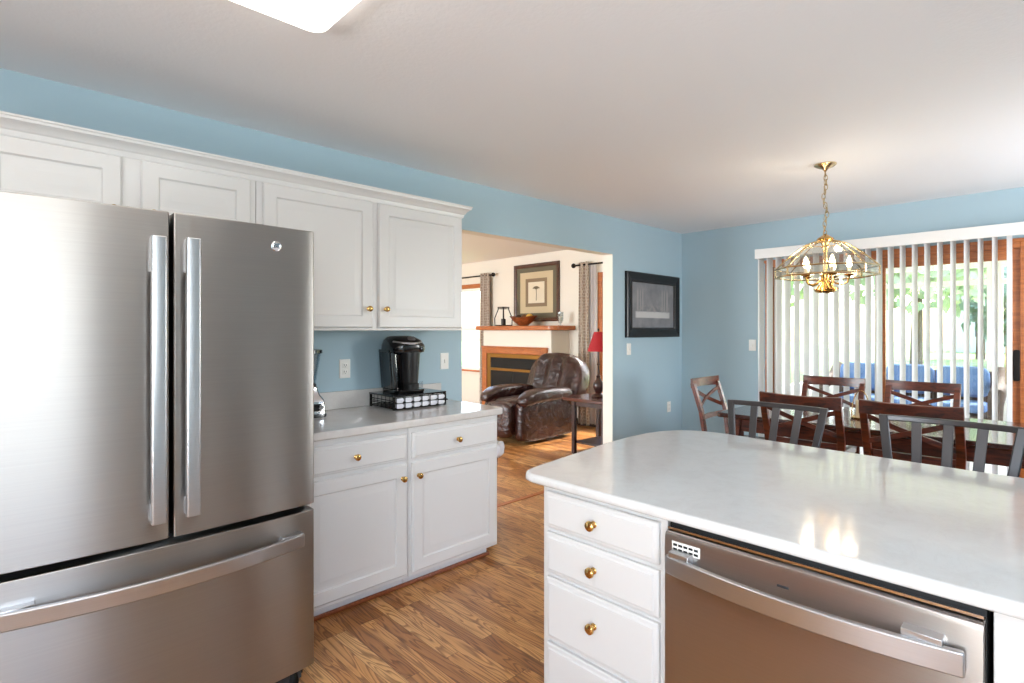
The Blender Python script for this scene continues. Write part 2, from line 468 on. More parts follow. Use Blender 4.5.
for x, nm in ((0.03, 'wall_sunroom_left'), (5.6, 'wall_sunroom_right')):
    q = MB(); q.box(x, x + .1, YB + .16, SY + .1, -.02, .55); q.box(x, x + .1, YB + .16, SY + .1, 2.26, 2.5)
    for y in (5.92, 7.2, 8.5, 9.8): q.box(x, x + .1, y - .04, y + .04, .55, 2.26)
    struct(q.build(nm, M_vinyl), 'white window wall at the side of the sunroom', 'wall')

# garden --------------------------------------------------------------
mg = P('lawn_grass', S(126, 150, 84), .9); base(mg, ramp(mg, noise(mg, coord(mg), .8, 6), [(.3, S(108, 138, 70)), (.7, S(152, 170, 104))]))
struct(MB().box(-60, 60, YL + .12, 90, -.35, -.25).build('ground', mg), 'sunlit lawn beyond the sunroom', 'lawn')
def leafmat(name, a, b):
    m = P(name, a, .7); base(m, ramp(m, noise(m, coord(m), 1.5, 4), [(.3, a), (.7, b)])); return m
M_leaf1 = leafmat('tree_leaves', S(172, 190, 148), S(206, 216, 184)); M_leaf2 = leafmat('dark_leaves', S(128, 152, 134), S(156, 176, 156))
M_bark = wood('bark', S(70, 56, 44), S(110, 92, 74), .9, (8, 8, 2), 0)
def tree(x, y, h_, rad, mat, label, seed, low=.28):
    rnd = random.Random(seed)
    t = thing('garden_tree', label, 'tree', (x, y, -.27), 0, 'trees beyond the sunroom')
    m = MB(); m.tube([(0, 0, 0), (.05, 0, h_ * .3), (-.05, .05, h_ * .6), (0, 0, h_ * .9)], [.22, .17, .12, .03], 10)
    m.tube([(0, 0, h_ * .35), (rad * .3, .1, h_ * .5), (rad * .55, .1, h_ * .6)], [.09, .06, .02], 8)
    m.tube([(0, 0, h_ * .4), (-rad * .3, .1, h_ * .55), (-rad * .5, .2, h_ * .66)], [.09, .06, .02], 8)
    m.build('tree_trunk', M_bark, t)
    c = MB()
    for i in range(1500):
        while True:
            p = Vector((rnd.uniform(-1, 1), rnd.uniform(-1, 1), rnd.uniform(-1, 1)))
            if .35 < p.length < 1: break
        lump = 1 + .18 * math.sin(p.x * 5 + seed) * math.cos(p.y * 4 + p.z * 5)
        q = Vector((p.x * rad, p.y * rad, p.z * h_ * (1 - low) / 2)) * lump + Vector((0, 0, h_ * (1 + low) / 2))
        s = rnd.uniform(.16, .34) * rad / 2.2
        u = Vector((rnd.gauss(0, 1), rnd.gauss(0, 1), rnd.gauss(0, 1))).normalized(); v2 = u.orthogonal().normalized()
        c.face([c.bm.verts.new(q + u * s), c.bm.verts.new(q + v2 * s * .6), c.bm.verts.new(q - u * s), c.bm.verts.new(q - v2 * s * .6)])
    c.build('foliage', mat, t, smooth=False)
tree(-7.5, 25, 8.5, 3.0, M_leaf1, 'tall pale leafy tree at the left end of the garden', 1)
tree(-1.2, 26, 9.0, 3.0, M_leaf1, 'wide pale green tree seen behind the left door panel', 2)
tree(-.6, 40, 10, 3.4, M_leaf1, 'tall light green tree seen left of the white house', 3)
tree(2.0, 33, 5.0, 2.6, M_leaf2, 'dark round tree right of the white house', 4, .12)
tree(6.5, 45, 8.0, 3.4, M_leaf1, 'pale tree far right beyond the sunroom corner', 5)
tree(-14.5, 24, 8.0, 3.0, M_leaf1, 'leafy tree outside the living room window', 6)
hs = thing('garden_house', 'white neighbouring house with a grey roof beyond the lawn', 'house', (.5, 52, -.27)); o = hs.location
MB().box(-3.2, 2.3, 52, 58, -.27, 3.2).build('wall', paint('house_siding', S(238, 238, 236), .7), hs, off=o)
MB().hexa([(-3.6, 51.6, 3.2), (2.7, 51.6, 3.2), (2.7, 58.4, 3.2), (-3.6, 58.4, 3.2)], [(-3.6, 54.9, 5.6), (2.7, 54.9, 5.6), (2.7, 55.1, 5.6), (-3.6, 55.1, 5.6)]).build('roof', P('roof_shingle', S(120, 120, 126), .8), hs, off=o)
for x in (-2.0, .9): MB().box(x, x + 1.0, 51.93, 52.02, .9, 2.2).build('window', P('house_window', S(70, 84, 104), .1), hs, off=o)

# ================================================================== KITCHEN, LEFT WALL
fx = lambda xf: (lambda a, z, d: (xf + d, a, z))         # panels that face +X
fy = lambda yf: (lambda a, z, d: (a, yf - d, z))         # panels that face -Y
RAISED = [(.0, 0), (.0, .013), (.006, .02), (.064, .02), (.067, .016), (.071, .0125), (.078, .0115), (.083, .0115), (.112, .0185), (.115, .0185)]
SLAB = [(0, 0), (0, .011), (.004, .0145), (.012, .0165), (.016, .02)]
def knob(parent, p, axis, off, r=.0165):
    if axis == 'x': Mx = Matrix(((0, 0, 1, 0), (1, 0, 0, 0), (0, 1, 0, 0), (0, 0, 0, 1)))
    else: Mx = Matrix(((1, 0, 0, 0), (0, 0, -1, 0), (0, 1, 0, 0), (0, 0, 0, 1)))
    k = r / .0165
    return MB().lathe([(.011 * k, 0), (.011 * k, .002), (.006 * k, .005), (.0055 * k, .012), (.012 * k, .016), (.0165 * k, .021), (.0155 * k, .026), (.009 * k, .0295), (.002, .0305)], p, 20, Mx).build('knob', M_brass, parent, off=off)

BX = .645   # base cabinet face
def base_unit(y0, y1, d0, d1, kn, label, end=False):
    r = thing('base_cabinet', label, 'cabinet', (.3, (y0 + y1) / 2, 0), 0, 'white base cabinets under the coffee machine'); o = r.location
    c = MB(); c.box(.003, BX, y0, y1, .07, .872); c.build('carcass', M_cab, r, .002, off=o)
    MB().box(.003, BX - .055, y0, y1 - (.0 if not end else .04), 0, .07).build('toe_kick', M_toe, r, off=o)
    dr = MB().panel(fx(BX), d0, d1, .703, .842, SLAB).build('drawer', M_cab, r, off=o, angle=25)
    knob(dr, (BX + .02, (d0 + d1) / 2, .768), 'x', o)
    do = MB().panel(fx(BX), d0, d1, .094, .682, RAISED).build('door', M_cab, r, off=o, angle=25)
    knob(do, (BX + .02, d0 + .035 if kn < 0 else d1 - .03, .61), 'x', o)
    return r
base_unit(1.0, 1.624, 1.015, 1.609, 1, 'white base cabinet next to the refrigerator with one drawer and door')
base_unit(1.627, 2.272, 1.644, 2.254, -1, 'white base cabinet at the open end of the run', True)
q = MB().prism([(BX - .04, 1.02), (BX - .0545, 1.02), (BX - .0545, 2.2325), (.02, 2.2325), (.02, 2.247), (BX - .04, 2.247)], 0, .022).build('quarter_round', M_cherry, None, .006)
tag(q, 'reddish wood strip along the floor under the base cabinets', 'molding')
ct = thing('countertop', 'pale grey quartz countertop under the coffee machine', 'countertop', (.32, 1.65, .874)); o = ct.location
MB().prism([(.003, .99), (.68, .99), (.68, 2.275), (.667, 2.3), (.645, 2.31), (.003, 2.31)], .874, .914).build('slab', M_stone2, ct, .008, off=o, seg=3)
MB().box(.003, .022, 1.0, 2.31, .9145, 1.02).build('backsplash', M_stone2, ct, .003, off=o)

# refrigerator -------------------------------------------------------
FY0, FY1, FSP = -.05, .928, .436
fr = thing('refrigerator', 'stainless steel french door refrigerator with a freezer drawer', 'refrigerator', (.6, .44, 0)); o = fr.location
def arc_x(y): return 1.08 - .026 * ((y - .44) / .49) ** 2
def door_slab(y0, y1, z0, z1, name, n=14, back=.985, er=.007):
    ys = [y0 + (y1 - y0) * i / n for i in range(n + 1)]
    front = [(arc_x(y), y) for y in ys]
    poly = [(back, y0)] + [(front[0][0] - er, y0), (front[0][0] - er * .3, y0 + er * .3)] + [front[i] for i in range(n + 1) if er < ys[i] - y0 and er < y1 - ys[i]] + [(front[-1][0] - er * .3, y1 - er * .3), (front[-1][0] - er, y1), (back, y1)]
    return MB().prism(poly, z0, z1).build(name, M_ste, fr, .003, off=o)
MB().box(.06, .975, FY0 + .006, FY1 - .006, .04, 1.765).build('cabinet_body', P('fridge_side_grey', S(96, 95, 94), .45, .3), fr, .004, off=o)
k = MB(); k.box(.95, .99, FY0 + .02, FY1 - .02, .03, 1.76); k.build('gasket', M_gasket, fr, off=o)
fd1 = door_slab(FY0, FSP - .006, .715, 1.778, 'door')
fd2 = door_slab(FSP + .006, FY1, .715, 1.778, 'door')
fdw = door_slab(FY0, FY1, .085, .692, 'freezer_drawer', 24)
kk = MB(); kk.box(.9, 1.0, FY0 + .03, FY1 - .03, .02, .08); kk.build('kick_grille', M_dgrey, fr, off=o)
for y in (FY0 + .06, FY1 - .06): MB().lathe([(.02, 0), (.024, .01), (.018, .04), (.018, .06)], (.99, y, 0), 14).build('foot', M_gasket, fr, off=o)
def v_handle(door, y0, y1, z0, z1):
    m = MB(); xb = arc_x((y0 + y1) / 2)
    hb = m.prism(rrect(xb + .04, xb + .062, y0, y1, .006, 3), z0, z1).build('handle', M_steh, door, .002, off=o)
    for a, b in ((z0, z0 + .055), (z1 - .11, z1)):
        pm = MB(); pm.hexa([(xb - .002, y0 + .006, a), (xb + .045, y0 + .006, a), (xb + .045, y1 - .006, a), (xb - .002, y1 - .006, a)],
                [(xb - .002, y0 + .006, b), (xb + .045, y0 + .006, b), (xb + .045, y1 - .006, b), (xb - .002, y1 - .006, b)])
        pm.build('handle_mount', M_steh, hb, .002, off=o)
v_handle(fd1, .37, .412, .785, 1.688)
v_handle(fd2, .466, .508, .788, 1.692)
n = 28; pts = []
for i in range(n + 1):
    y = -.04 + (.872 + .04) * i / n
    t = (y - .425) / .46
    pts.append((arc_x(y) + .02 + .045 * (1 - t * t), y, .594))
hb = MB().bar(pts, .018, .05).build('handle', M_steh, fdw, .004, off=o)
for a, b in ((.0, .1), (.79, .87)):
    xa = arc_x((a + b) / 2)
    MB().box(xa - .004, xa + .03, a, b, .598, .622).build('handle_mount', M_steh, hb, .0015, off=o)
# round maker's badge on the right door
by, bz = .775, 1.703
Mx = Matrix(((0, 0, 1, 0), (1, 0, 0, 0), (0, 1, 0, 0), (0, 0, 0, 1)))
bd = MB().lathe([(.0, 0), (.0185, 0), (.0185, .002), (.0165, .003), (.0155, .0022), (.001, .0022)], (arc_x(by) - .0005, by, bz), 28, Mx).build('badge', M_chrome, fd2, off=o)
def text_mesh(name, body, size, mat, parent, M_, off, depth=.0006):
    cu = bpy.data.curves.new(name, 'FONT'); cu.body = body; cu.size = size; cu.extrude = depth; cu.align_x = 'CENTER'; cu.align_y = 'CENTER'; cu.shear = .25
    t = bpy.data.objects.new('tmp', cu); C.objects.link(t)
    bpy.context.view_layer.update()
    me = bpy.data.meshes.new_from_object(t.evaluated_get(bpy.context.evaluated_depsgraph_get()))
    bpy.data.objects.remove(t); me.name = name
    me.transform(Matrix.Translation(-Vector(off)) @ M_); me.materials.clear(); me.materials.append(mat)
    q = bpy.data.objects.new(name, me); C.objects.link(q); q.parent = parent; return q
text_mesh('lettering', 'GE', .018, M_dgrey, bd, Matrix(((0, 0, 1, arc_x(by) + .002), (1, 0, 0, by), (0, 1, 0, bz), (0, 0, 0, 1))), o)

# upper cabinets -----------------------------------------------------
UX = .33; UZ1 = 2.135
def upper(y0, y1, z0, doors, label, kz):
    r = thing('upper_cabinet', label, 'cabinet', (.17, (y0 + y1) / 2, z0), 0, 'white upper cabinets'); o = r.location
    MB().box(.003, UX, y0, y1, z0, UZ1).build('carcass', M_cab, r, .002, off=o)
    for a, b, s in doors:
        dd = MB().panel(fx(UX), a, b, z0 + .016, UZ1 - .012, RAISED).build('door', M_cab, r, off=o, angle=25)
        knob(dd, (UX + .02, b - .03 if s > 0 else a + .042, kz), 'x', o)
    return r
upper(-.06, .953, 1.835, [(-.03, .411, 1), (.479, .925, -1)], 'short white cabinet above the refrigerator with two doors', 1.896)
upper(.956, 2.247, 1.39, [(.983, 1.586, 1), (1.624, 2.233, -1)], 'tall white cabinet over the coffee machine with two raised panel doors', 1.513)
prof = [(-.02, 2.125), (.004, 2.125), (.008, 2.135), (.010, 2.147), (.016, 2.152), (.022, 2.163), (.034, 2.174), (.044, 2.18), (.046, 2.19), (.05, 2.192), (.05, 2.2), (-.02, 2.2)]
loops = []
for y_s in (0, 1, 2, 3):
    lp = []
    for q_, z in prof:
        if y_s == 0: p = (.003, -.07 - q_, z)
        elif y_s == 1: p = (UX + q_, -.07 - q_, z)
        elif y_s == 2: p = (UX + q_, 2.249 + q_, z)
        else: p = (.003, 2.249 + q_, z)
        lp.append(p)
    loops.append(lp)
tag(MB().loft(loops).build('crown_molding', M_cab, None, angle=20), 'white crown molding along the top of the upper cabinets', 'molding')

# outlets and switches ----------------------------------------------
def plate(kind, pos, facing, label, group=None):
    r = thing('wall_outlet' if kind == 'outlet' else 'light_switch', label, 'outlet' if kind == 'outlet' else 'switch', pos, 0, group)
    if facing == 'x': fm = lambda a, z, d: (d, a, z)
    else: fm = lambda a, z, d: (a, -d, z)
    MB().panel(fm, -.036, .036, -.058, .058, [(0, .0005), (0, .003), (.003, .006), (.006, .0065)]).build('cover_plate', M_plate, r)
    if kind == 'outlet':
        for zc in (-.02, .02):
            s = MB().panel(fm, -.017, .017, zc - .014, zc + .014, [(0, .005), (0, .008), (.002, .009)]).build('socket', M_plate, r)
            q = MB()
            for a_ in (-.007, .007): q.panel(fm, a_ - .0014, a_ + .0014, zc - .002, zc + .008, [(0, .0085), (0, .0094)])
            q.panel(fm, -.002, .002, zc - .01, zc - .006, [(0, .0085), (0, .0094)])
            q.build('slot', M_slot, s)
    else:
        MB().panel(fm, -.006, .006, -.013, .013, [(0, .005), (0, .009), (.002, .013)]).build('toggle', M_plate, r)
    return r
plate('outlet', (0, 1.59, 1.155), 'x', 'white outlet on the blue wall between blender and coffee machine')
plate('switch', (0, 2.352, 1.172), 'x', 'white switch plate right of the coffee machine')
plate('switch', (0, 4.655, 1.2), 'x', 'white switch plate under the black framed print')
plate('outlet', (0, 5.43, .545), 'x', 'white outlet low on the wall near the corner')
plate('switch', (.797, YB, 1.235), 'y', 'white switch plate left of the sliding door blinds')

# coffee machine on its pod drawer -----------------------------------
pdz = .9145
pd = thing('pod_drawer', 'black wire coffee pod drawer under the coffee machine', 'pod drawer', (.185, 1.93, pdz)); o = Vector((.185, 1.93, pdz))
m = MB(); m.prism(rrect(-.15, .145, -.2, .197, .015, 4), .078, .088); m.build('tray_top', M_blackp, pd, .003)
m = MB()
for x, y in ((-.14, -.185), (.13, -.185), (-.14, .185), (.13, .185)): m.box(x - .006, x + .006, y - .006, y + .006, 0.0, .08)
for y in (-.19, .19):
    for z in (.012, .034, .056): m.tube([(-.145, y, z), (.14, y, z)], .0022, 6)
    for i in range(7): m.tube([(-.14 + .046 * i, y, .008), (-.14 + .046 * i, y, .08)], .0018, 6)
m.tube([(-.145, -.19, .012), (-.145, .19, .012)], .003, 6)
m.build('wire_stand', M_iron, pd)
m = MB(); XF = .15
m.box(-.13, XF - .004, -.18, .18, .006, .009)
for z in (.008, .041, .074): m.tube([(XF, -.182, z), (XF, .182, z)], .0026, 6)
for i in range(7): m.tube([(XF + .001, -.182 + .0607 * i, .006), (XF + .001, -.182 + .0607 * i, .076)], .002, 6)
for y in (-.182, .182): m.tube([(XF, y, .041), (-.12, y, .041)], .0022, 6)
m.tube([(XF, .12, .041), (XF + .025, .15, .04), (XF + .025, .175, .04), (XF, .182, .041)], .0035, 6)
m.build('wire_drawer', M_iron, pd)
pod = MB(); Mx = Matrix(((0, 0, 1, 0), (1, 0, 0, 0), (0, 1, 0, 0), (0, 0, 0, 1)))
pod.lathe([(.015, -.036), (.0165, -.034), (.0225, -.004), (.0255, -.003), (.0255, 0), (.022, .001)], (0, 0, 0), 18, Mx)
pod0 = tag(pod.build('coffee_pod', P('pod_foil', S(232, 230, 236), .4), None, 0), 'white foil coffee pod in the black wire drawer', 'coffee pod', 'coffee pods in the wire drawer')
first = True
for r_ in range(2):
    for i in range(6):
        pz = (o.x + .144, o.y - .152 + .0607 * i, pdz + .0115 + .0265 + .0 + r_ * .0)
        pz = (o.x + .142, o.y - .152 + .0607 * i, pdz + .0235 + r_ * .0335)
        c_ = pod0 if first else pod0.copy()
        if not first: C.objects.link(c_)
        first = False
        c_.location = pz; c_.scale = (1, 1.14, .65)

cm = thing('coffee_maker', 'black single serve coffee machine standing on the wire pod drawer', 'coffee machine', (.165, 1.905, pdz + .0885), R(-6)); 
def ring(sx0, sx1, hw, z, r, n=6): return [(x, y, z) for x, y in rrect(sx0, sx1, -hw, hw, r, n)]
m = MB().loft([ring(-.125, .12, .098, .0, .045), ring(-.125, .125, .1, .012, .047), ring(-.125, .125, .1, .022, .045)]).build('machine_base', M_blackp, cm, .002)
m = MB().loft([ring(-.13, .02, .088, .022, .04), ring(-.13, .03, .098, .12, .04), ring(-.13, .06, .105, .235, .05), ring(-.13, .1, .112, .255, .06)]).build('body', M_blackp, cm)
m = MB().lathe([(.05, .022), (.056, .1), (.062, .18), (.066, .255)], (.055, .015, 0), 28).build('brew_column', P('satin_black', S(26, 25, 25), .35), cm)
m = MB().loft([ring(-.13, .118, .116, .252, .075, 8), ring(-.132, .128, .12, .27, .085, 8), ring(-.13, .125, .118, .295, .085, 8), ring(-.122, .09, .108, .325, .08, 8), ring(-.1, .03, .085, .348, .06, 8), ring(-.07, -.02, .05, .353, .024, 8)]).build('lid', M_blackp, cm)
pts = [(.0 + .118 * math.cos(a), .108 * math.sin(a), .306 + .02 * (1 - math.cos(a)) ) for a in [R(-62 + 124 * i / 24) for i in range(25)]]
MB().tube(pts, .009, 8, flat=.9).build('lid_handle', M_chrome, cm)
MB().lathe([(.024, 0), (.026, .004), (.02, .007), (.002, .0075)], (.07, .02, .331), 20, Matrix.Rotation(R(38), 4, 'Y')).build('control_panel', M_steh, cm)
MB().lathe([(.034, .215), (.042, .225), (.044, .256)], (.075, .015, 0), 22).build('brew_head', M_blackp, cm)
MB().lathe([(.043, .02), (.05, .022), (.052, .055), (.047, .058)], (.07, .015, 0), 24).build('drip_tray', P('drip_tray_black', S(20, 20, 20), .45), cm)
MB().loft([ring(-.1, .06, .0, .03, .0)] ) if False else None
wt = MB().loft([[(x, y - o_, z) for x, y, z in ring(-.11, .06, .03, zz, .022, 5)] for zz, o_ in ((.024, .076), (.25, .092))]).build('water_tank', M_smoke, cm, .002)
MB().loft([[(x, y - .092, z) for x, y, z in ring(-.112, .062, .032, zz, .022, 5)] for zz in (.25, .268)]).build('tank_lid', M_blackp, wt, .003)
m = MB()
for i in range(5): m.box(.098, .102, .058, .085, .03 + .008 * i, .034 + .008 * i)
m.build('front_vent', M_chrome, cm)

# blender beside the refrigerator
bl = thing('blender', 'chrome blender with a glass jar and black lid next to the refrigerator', 'blender', (.17, 1.275, .9145))
m = MB()
m.loft([[(x, y, z) for x, y in rrect(-h_, h_, -h_, h_, .02, 4)] for h_, z in ((.082, .012), (.082, .02), (.078, .085), (.072, .1), (.06, .118), (.05, .15), (.05, .165))])
m.build('motor_base', M_chrome, bl, .003)
MB().loft([[(x, y, z) for x, y in rrect(-h_, h_, -h_, h_, .022, 4)] for h_, z in ((.085, 0), (.086, .012), (.084, .018))]).build('foot_band', M_blackp, bl)
m = MB(); m.box(.079, .086, -.055, .055, .035, .075); m.build('control_panel', M_blackp, bl, .004)
MB().lathe([(.012, 0), (.014, .008), (.01, .012), (.001, .0125)], (.085, .045, .055), 14, Mx).build('control_knob', M_chrome, bl)
MB().lathe([(.046, .165), (.05, .17), (.06, .24), (.078, .345), (.08, .35), (.076, .35), (.056, .24), (.045, .18)], (0, 0, 0), 20, caps=False).build('jar', M_jar, bl)
MB().lathe([(.05, .155), (.054, .16), (.054, .178), (.048, .182)], (0, 0, 0), 20).build('jar_collar', M_dgrey, bl)
MB().lathe([(.07, .345), (.086, .35), (.086, .368), (.07, .372), (.04, .375), (.036, .392), (.01, .394)], (0, 0, 0), 24).build('jar_lid', M_blackp, bl)

# trash can at the end of the run
tc = thing('trash_can', 'black trash can with a white liner at the end of the base cabinets', 'trash can', (.22, 2.475, 0))
MB().loft([[(x, y, z) for x, y in rrect(-h_ * 1.1, h_ * 1.1, -h_, h_, .05, 5)] for h_, z in ((.085, 0), (.09, .01), (.112, .56), (.118, .585), (.108, .585), (.082, .02))]).build('bin', M_blackp, tc, 0)
rnd = random.Random(3); loops = []
for z, q_, am in ((.56, .112, 0), (.515, .13, .008), (.53, .146, .008), (.57, .15, .006), (.6, .145, .006), (.607, .13, .005), (.595, .115, .004), (.5, .106, .004)):
    lp = []
    for i in range(64):
        a = 2 * PI * i / 64
        sx = math.copysign(abs(math.cos(a)) ** .55, math.cos(a)); sy = math.copysign(abs(math.sin(a)) ** .55, math.sin(a))
        w_ = am * math.sin(i * 1.9 + z * 20) + am * .6 * math.sin(i * 3.1)
        lp.append((sx * (q_ * 1.1 + w_), sy * (q_ + w_), z + w_ * 1.2))
    loops.append(lp)
MB().loft(loops, caps=False).build('bin_liner', P('white_bag_plastic', S(224, 222, 226), .35), tc)

# ================================================================== PENINSULA
PF = 1.335   # cabinet face (faces -Y)
pc = thing('peninsula_countertop', 'white quartz countertop of the peninsula with rounded end', 'countertop', (2.5, 1.9, .874)); o = pc.location
def arcp(cx, cy, r, a0, a1, n): return [(cx + r * math.cos(R(a0 + (a1 - a0) * i / n)), cy + r * math.sin(R(a0 + (a1 - a0) * i / n))) for i in range(n + 1)]
poly = [(XR - .003, 1.3), (XR - .003, 2.42), (2.9, 2.425), (2.5, 2.44), (2.2, 2.455)] + [(2.02, 2.468), (1.93, 2.464), (1.86, 2.44), (1.8, 2.39), (1.755, 2.31), (1.732, 2.2), (1.728, 2.05), (1.742, 1.86), (1.775, 1.6), (1.8, 1.41)] + [(1.806, 1.37), (1.818, 1.335), (1.838, 1.312), (1.87, 1.302)]
MB().prism(poly, .884, .914).build('slab', M_stone, pc, .011, off=o, seg=4)
dcab = thing('drawer_cabinet', 'white peninsula cabinet with a stack of four drawers', 'cabinet', (2.12, 1.65, 0)); o = dcab.location
MB().box(1.9, 2.357, PF, 1.99, .1, .883).build('carcass', M_cab, dcab, .002, off=o)
MB().box(1.94, 2.357, PF + .07, 1.99, 0, .1).build('toe_kick', M_toe, dcab, off=o)
for z0, z1 in ((.75, .866), (.604, .734), (.39, .588), (.13, .374)):
    dr = MB().panel(fy(PF), 1.924, 2.337, z0, z1, SLAB).build('drawer', M_cab, dcab, off=o, angle=25)
    knob(dr, (2.122, PF - .02, (z0 + z1) / 2 + (.012 if z1 < .7 else 0)), 'y', o, .0158)
MB().box(1.9, XR - .003, 1.992, 2.015, 0, .883).build('back_panel', M_cab, dcab, .003, off=o)
# dishwasher
DW0, DW1 = 2.364, 3.018
dw = thing('dishwasher', 'stainless steel dishwasher in the peninsula with a bowed bar handle', 'dishwasher', (2.69, 1.6, 0)); o = dw.location
MB().box(DW0 + .01, DW1 - .01, PF + .03, 1.98, .03, .845).build('tub', M_dgrey, dw, off=o)
MB().box(DW0 + .003, DW1 - .003, PF - .002, PF + .04, .1, .876).build('gasket', M_gasket, dw, off=o)
MB().box(DW0 + .003, DW1 - .003, PF + .05, PF + .08, 0, .1).build('kick_plate', M_gasket, dw, off=o)
m = MB()
yz = [(PF, .12), (PF - .03, .122), (PF - .034, .13), (PF - .034, .844), (PF - .03, .855), (PF - .012, .862), (PF, .862)]
m.loft([[(x, y, z) for y, z in yz] for x in (DW0 + .004, DW1 - .004)])
dwd = m.build('door', M_dw, dw, .0015, off=o)
MB().box(DW0 + .006, DW1 - .006, PF - .02, PF, .8625, .868).build('control_strip', M_chrome, dwd, off=o)
n = 28; pts = []
for i in range(n + 1):
    x = DW0 + .02 + (DW1 - .03 - DW0 - .02) * i / n
    t = -1 + 2 * i / n
    pts.append((x, PF - .052 - .034 * (1 - t * t), .783))
hb = MB().bar(pts, .016, .046).build('handle', M_steh, dwd, .003, off=o)
for a, b in ((DW0 + .03, DW0 + .085), (DW1 - .125, DW1 - .06)):
    MB().box(a, b, PF - .062, PF - .032, .785, .818).build('handle_mount', M_steh, hb, .0015, off=o)
v = MB().panel(fy(PF - .0335), DW0 + .026, DW0 + .104, .812, .839, [(0, 0), (0, .001), (.001, .0015)]).build('reflection_plate', M_plate, dwd, off=o)  # pale slotted plate stands in for a window reflected in the steel
m = MB()
for r_ in range(2):
    for i in range(5): m.box(DW0 + .030 + .0145 * i, DW0 + .041 + .0145 * i, PF - .0356, PF - .0345, .816 + .0115 * r_, .822 + .0115 * r_)
m.build('reflection_slot', M_gasket, v, off=o)
MB().box(2.655, 2.68, PF - .036, PF - .033, .808, .813).build('badge', M_dgrey, dwd, off=o)
cc = thing('corner_cabinet', 'white corner base cabinet right of the dishwasher', 'cabinet', (3.4, 1.65, 0)); o = cc.location
MB().box(3.024, XR - .003, PF, 1.99, .1, .883).build('carcass', M_cab, cc, .002, off=o)
MB().box(3.024, XR - .003, PF + .07, 1.99, 0, .1).build('toe_kick', M_toe, cc, off=o)
dd = MB().panel(fy(PF), 3.075, 3.5, .118, .85, RAISED).build('door', M_cab, cc, off=o, angle=25)
knob(dd, (3.46, PF - .02, .77), 'y', o)

# ================================================================== CEILING LIGHT
cl = thing('ceiling_light', 'glowing rectangular ceiling light at the top of the kitchen', 'ceiling light', (1.52, .245, CH), 0)
m = MB().prism(rrect(-.232, .232, -.6, .6, .045, 6), -.012, 0).build('fixture_pan', M_white, cl)
lp = []
for ins, z in ((0, -.012), (.0, -.05), (.006, -.066), (.02, -.074), (.03, -.075)):
    lp.append([(x, y, z) for x, y in rrect(-.235 + ins, .235 - ins, -.605 + ins, .605 - ins, .05, 6)])
MB().loft(lp).build('diffuser', glow('lit_diffuser', (1, .95, .88, 1), 3.4), cl)

# ================================================================== DINING
def stool():
    r = thing('counter_stool', '', 'stool', (0, 0, 0), 0, 'gunmetal counter stools at the peninsula')
    # seat faces -Y (towards the counter); back at +Y
    MB().prism(rrect(-.2, .2, -.36, .03, .05, 5), .63, .655).build('seat', P('stool_seat', S(48, 44, 44), .5), r, .008)
    for sx in (-1, 1):
        MB().tube([(sx * .165, -.32, .63), (sx * .2, -.36, 0)], .014, 8).build('leg', M_gun, r)
        MB().tube([(sx * .17, .0, .63), (sx * .2, .05, 0)], .014, 8).build('leg', M_gun, r)
    fr_ = MB()
    for z, e in ((.22, .19), ):
        c4 = [(-e, -.345, z), (e, -.345, z), (e, .035, z), (-e, .035, z)]
        fr_.tube(c4, .009, 8, closed=True)
    fr_.build('foot_rail', M_gun, r)
    bf = MB()
    top = [(-.222 + .444 * i / 10, .085 + .022 * (1 - ((i - 5) / 5) ** 2), 1.032) for i in range(11)]
    for sx in (-1, 1):
        bf.loft([[(sx * (bx + dx), y + dy, z) for dx, dy in ((-.016, -.009), (.016, -.009), (.016, .009), (-.016, .009))] for bx, y, z in ((.165, .0, .63), (.185, .035, .8), (.218, .085, 1.034))])
    bf.bar([(p[0] * .98, p[1], 1.023) for p in top], .016, .024)
    bf.build('back_frame', M_gun, r, .004)
    for x0, x1 in ((-.085, -.105), (0, 0), (.085, .105)):
        yt = .085 + .022 * (1 - (x1 / .25) ** 2)
        MB().loft([[(x + dx, y + dy, z) for dx, dy in ((-.017, -.004), (.017, -.004), (.017, .004), (-.017, .004))] for x, y, z in ((x0, .012, .67), ((x0 + x1) / 2, .045, .84), (x1, yt - .003, 1.015))]).build('back_slat', M_gun, r, .002)
    MB().bar([(-.178, .012, .675), (0, .016, .675), (.178, .012, .675)], .012, .025).build('lower_rail', M_gun, r, .003)
    return r
s1 = stool(); s1.location = (1.635 , 2.675, 0); s1.location.x = 1.635
s1.location = (1.635 + .51, 2.68, 0) if False else (2.11, 2.68, 0)
s1['label'] = 'gunmetal counter stool at the rounded end of the peninsula'
s2 = dup(s1, (2.775, 2.66, 0), R(-1), 'gunmetal counter stool on the right, farther from the rounded end')

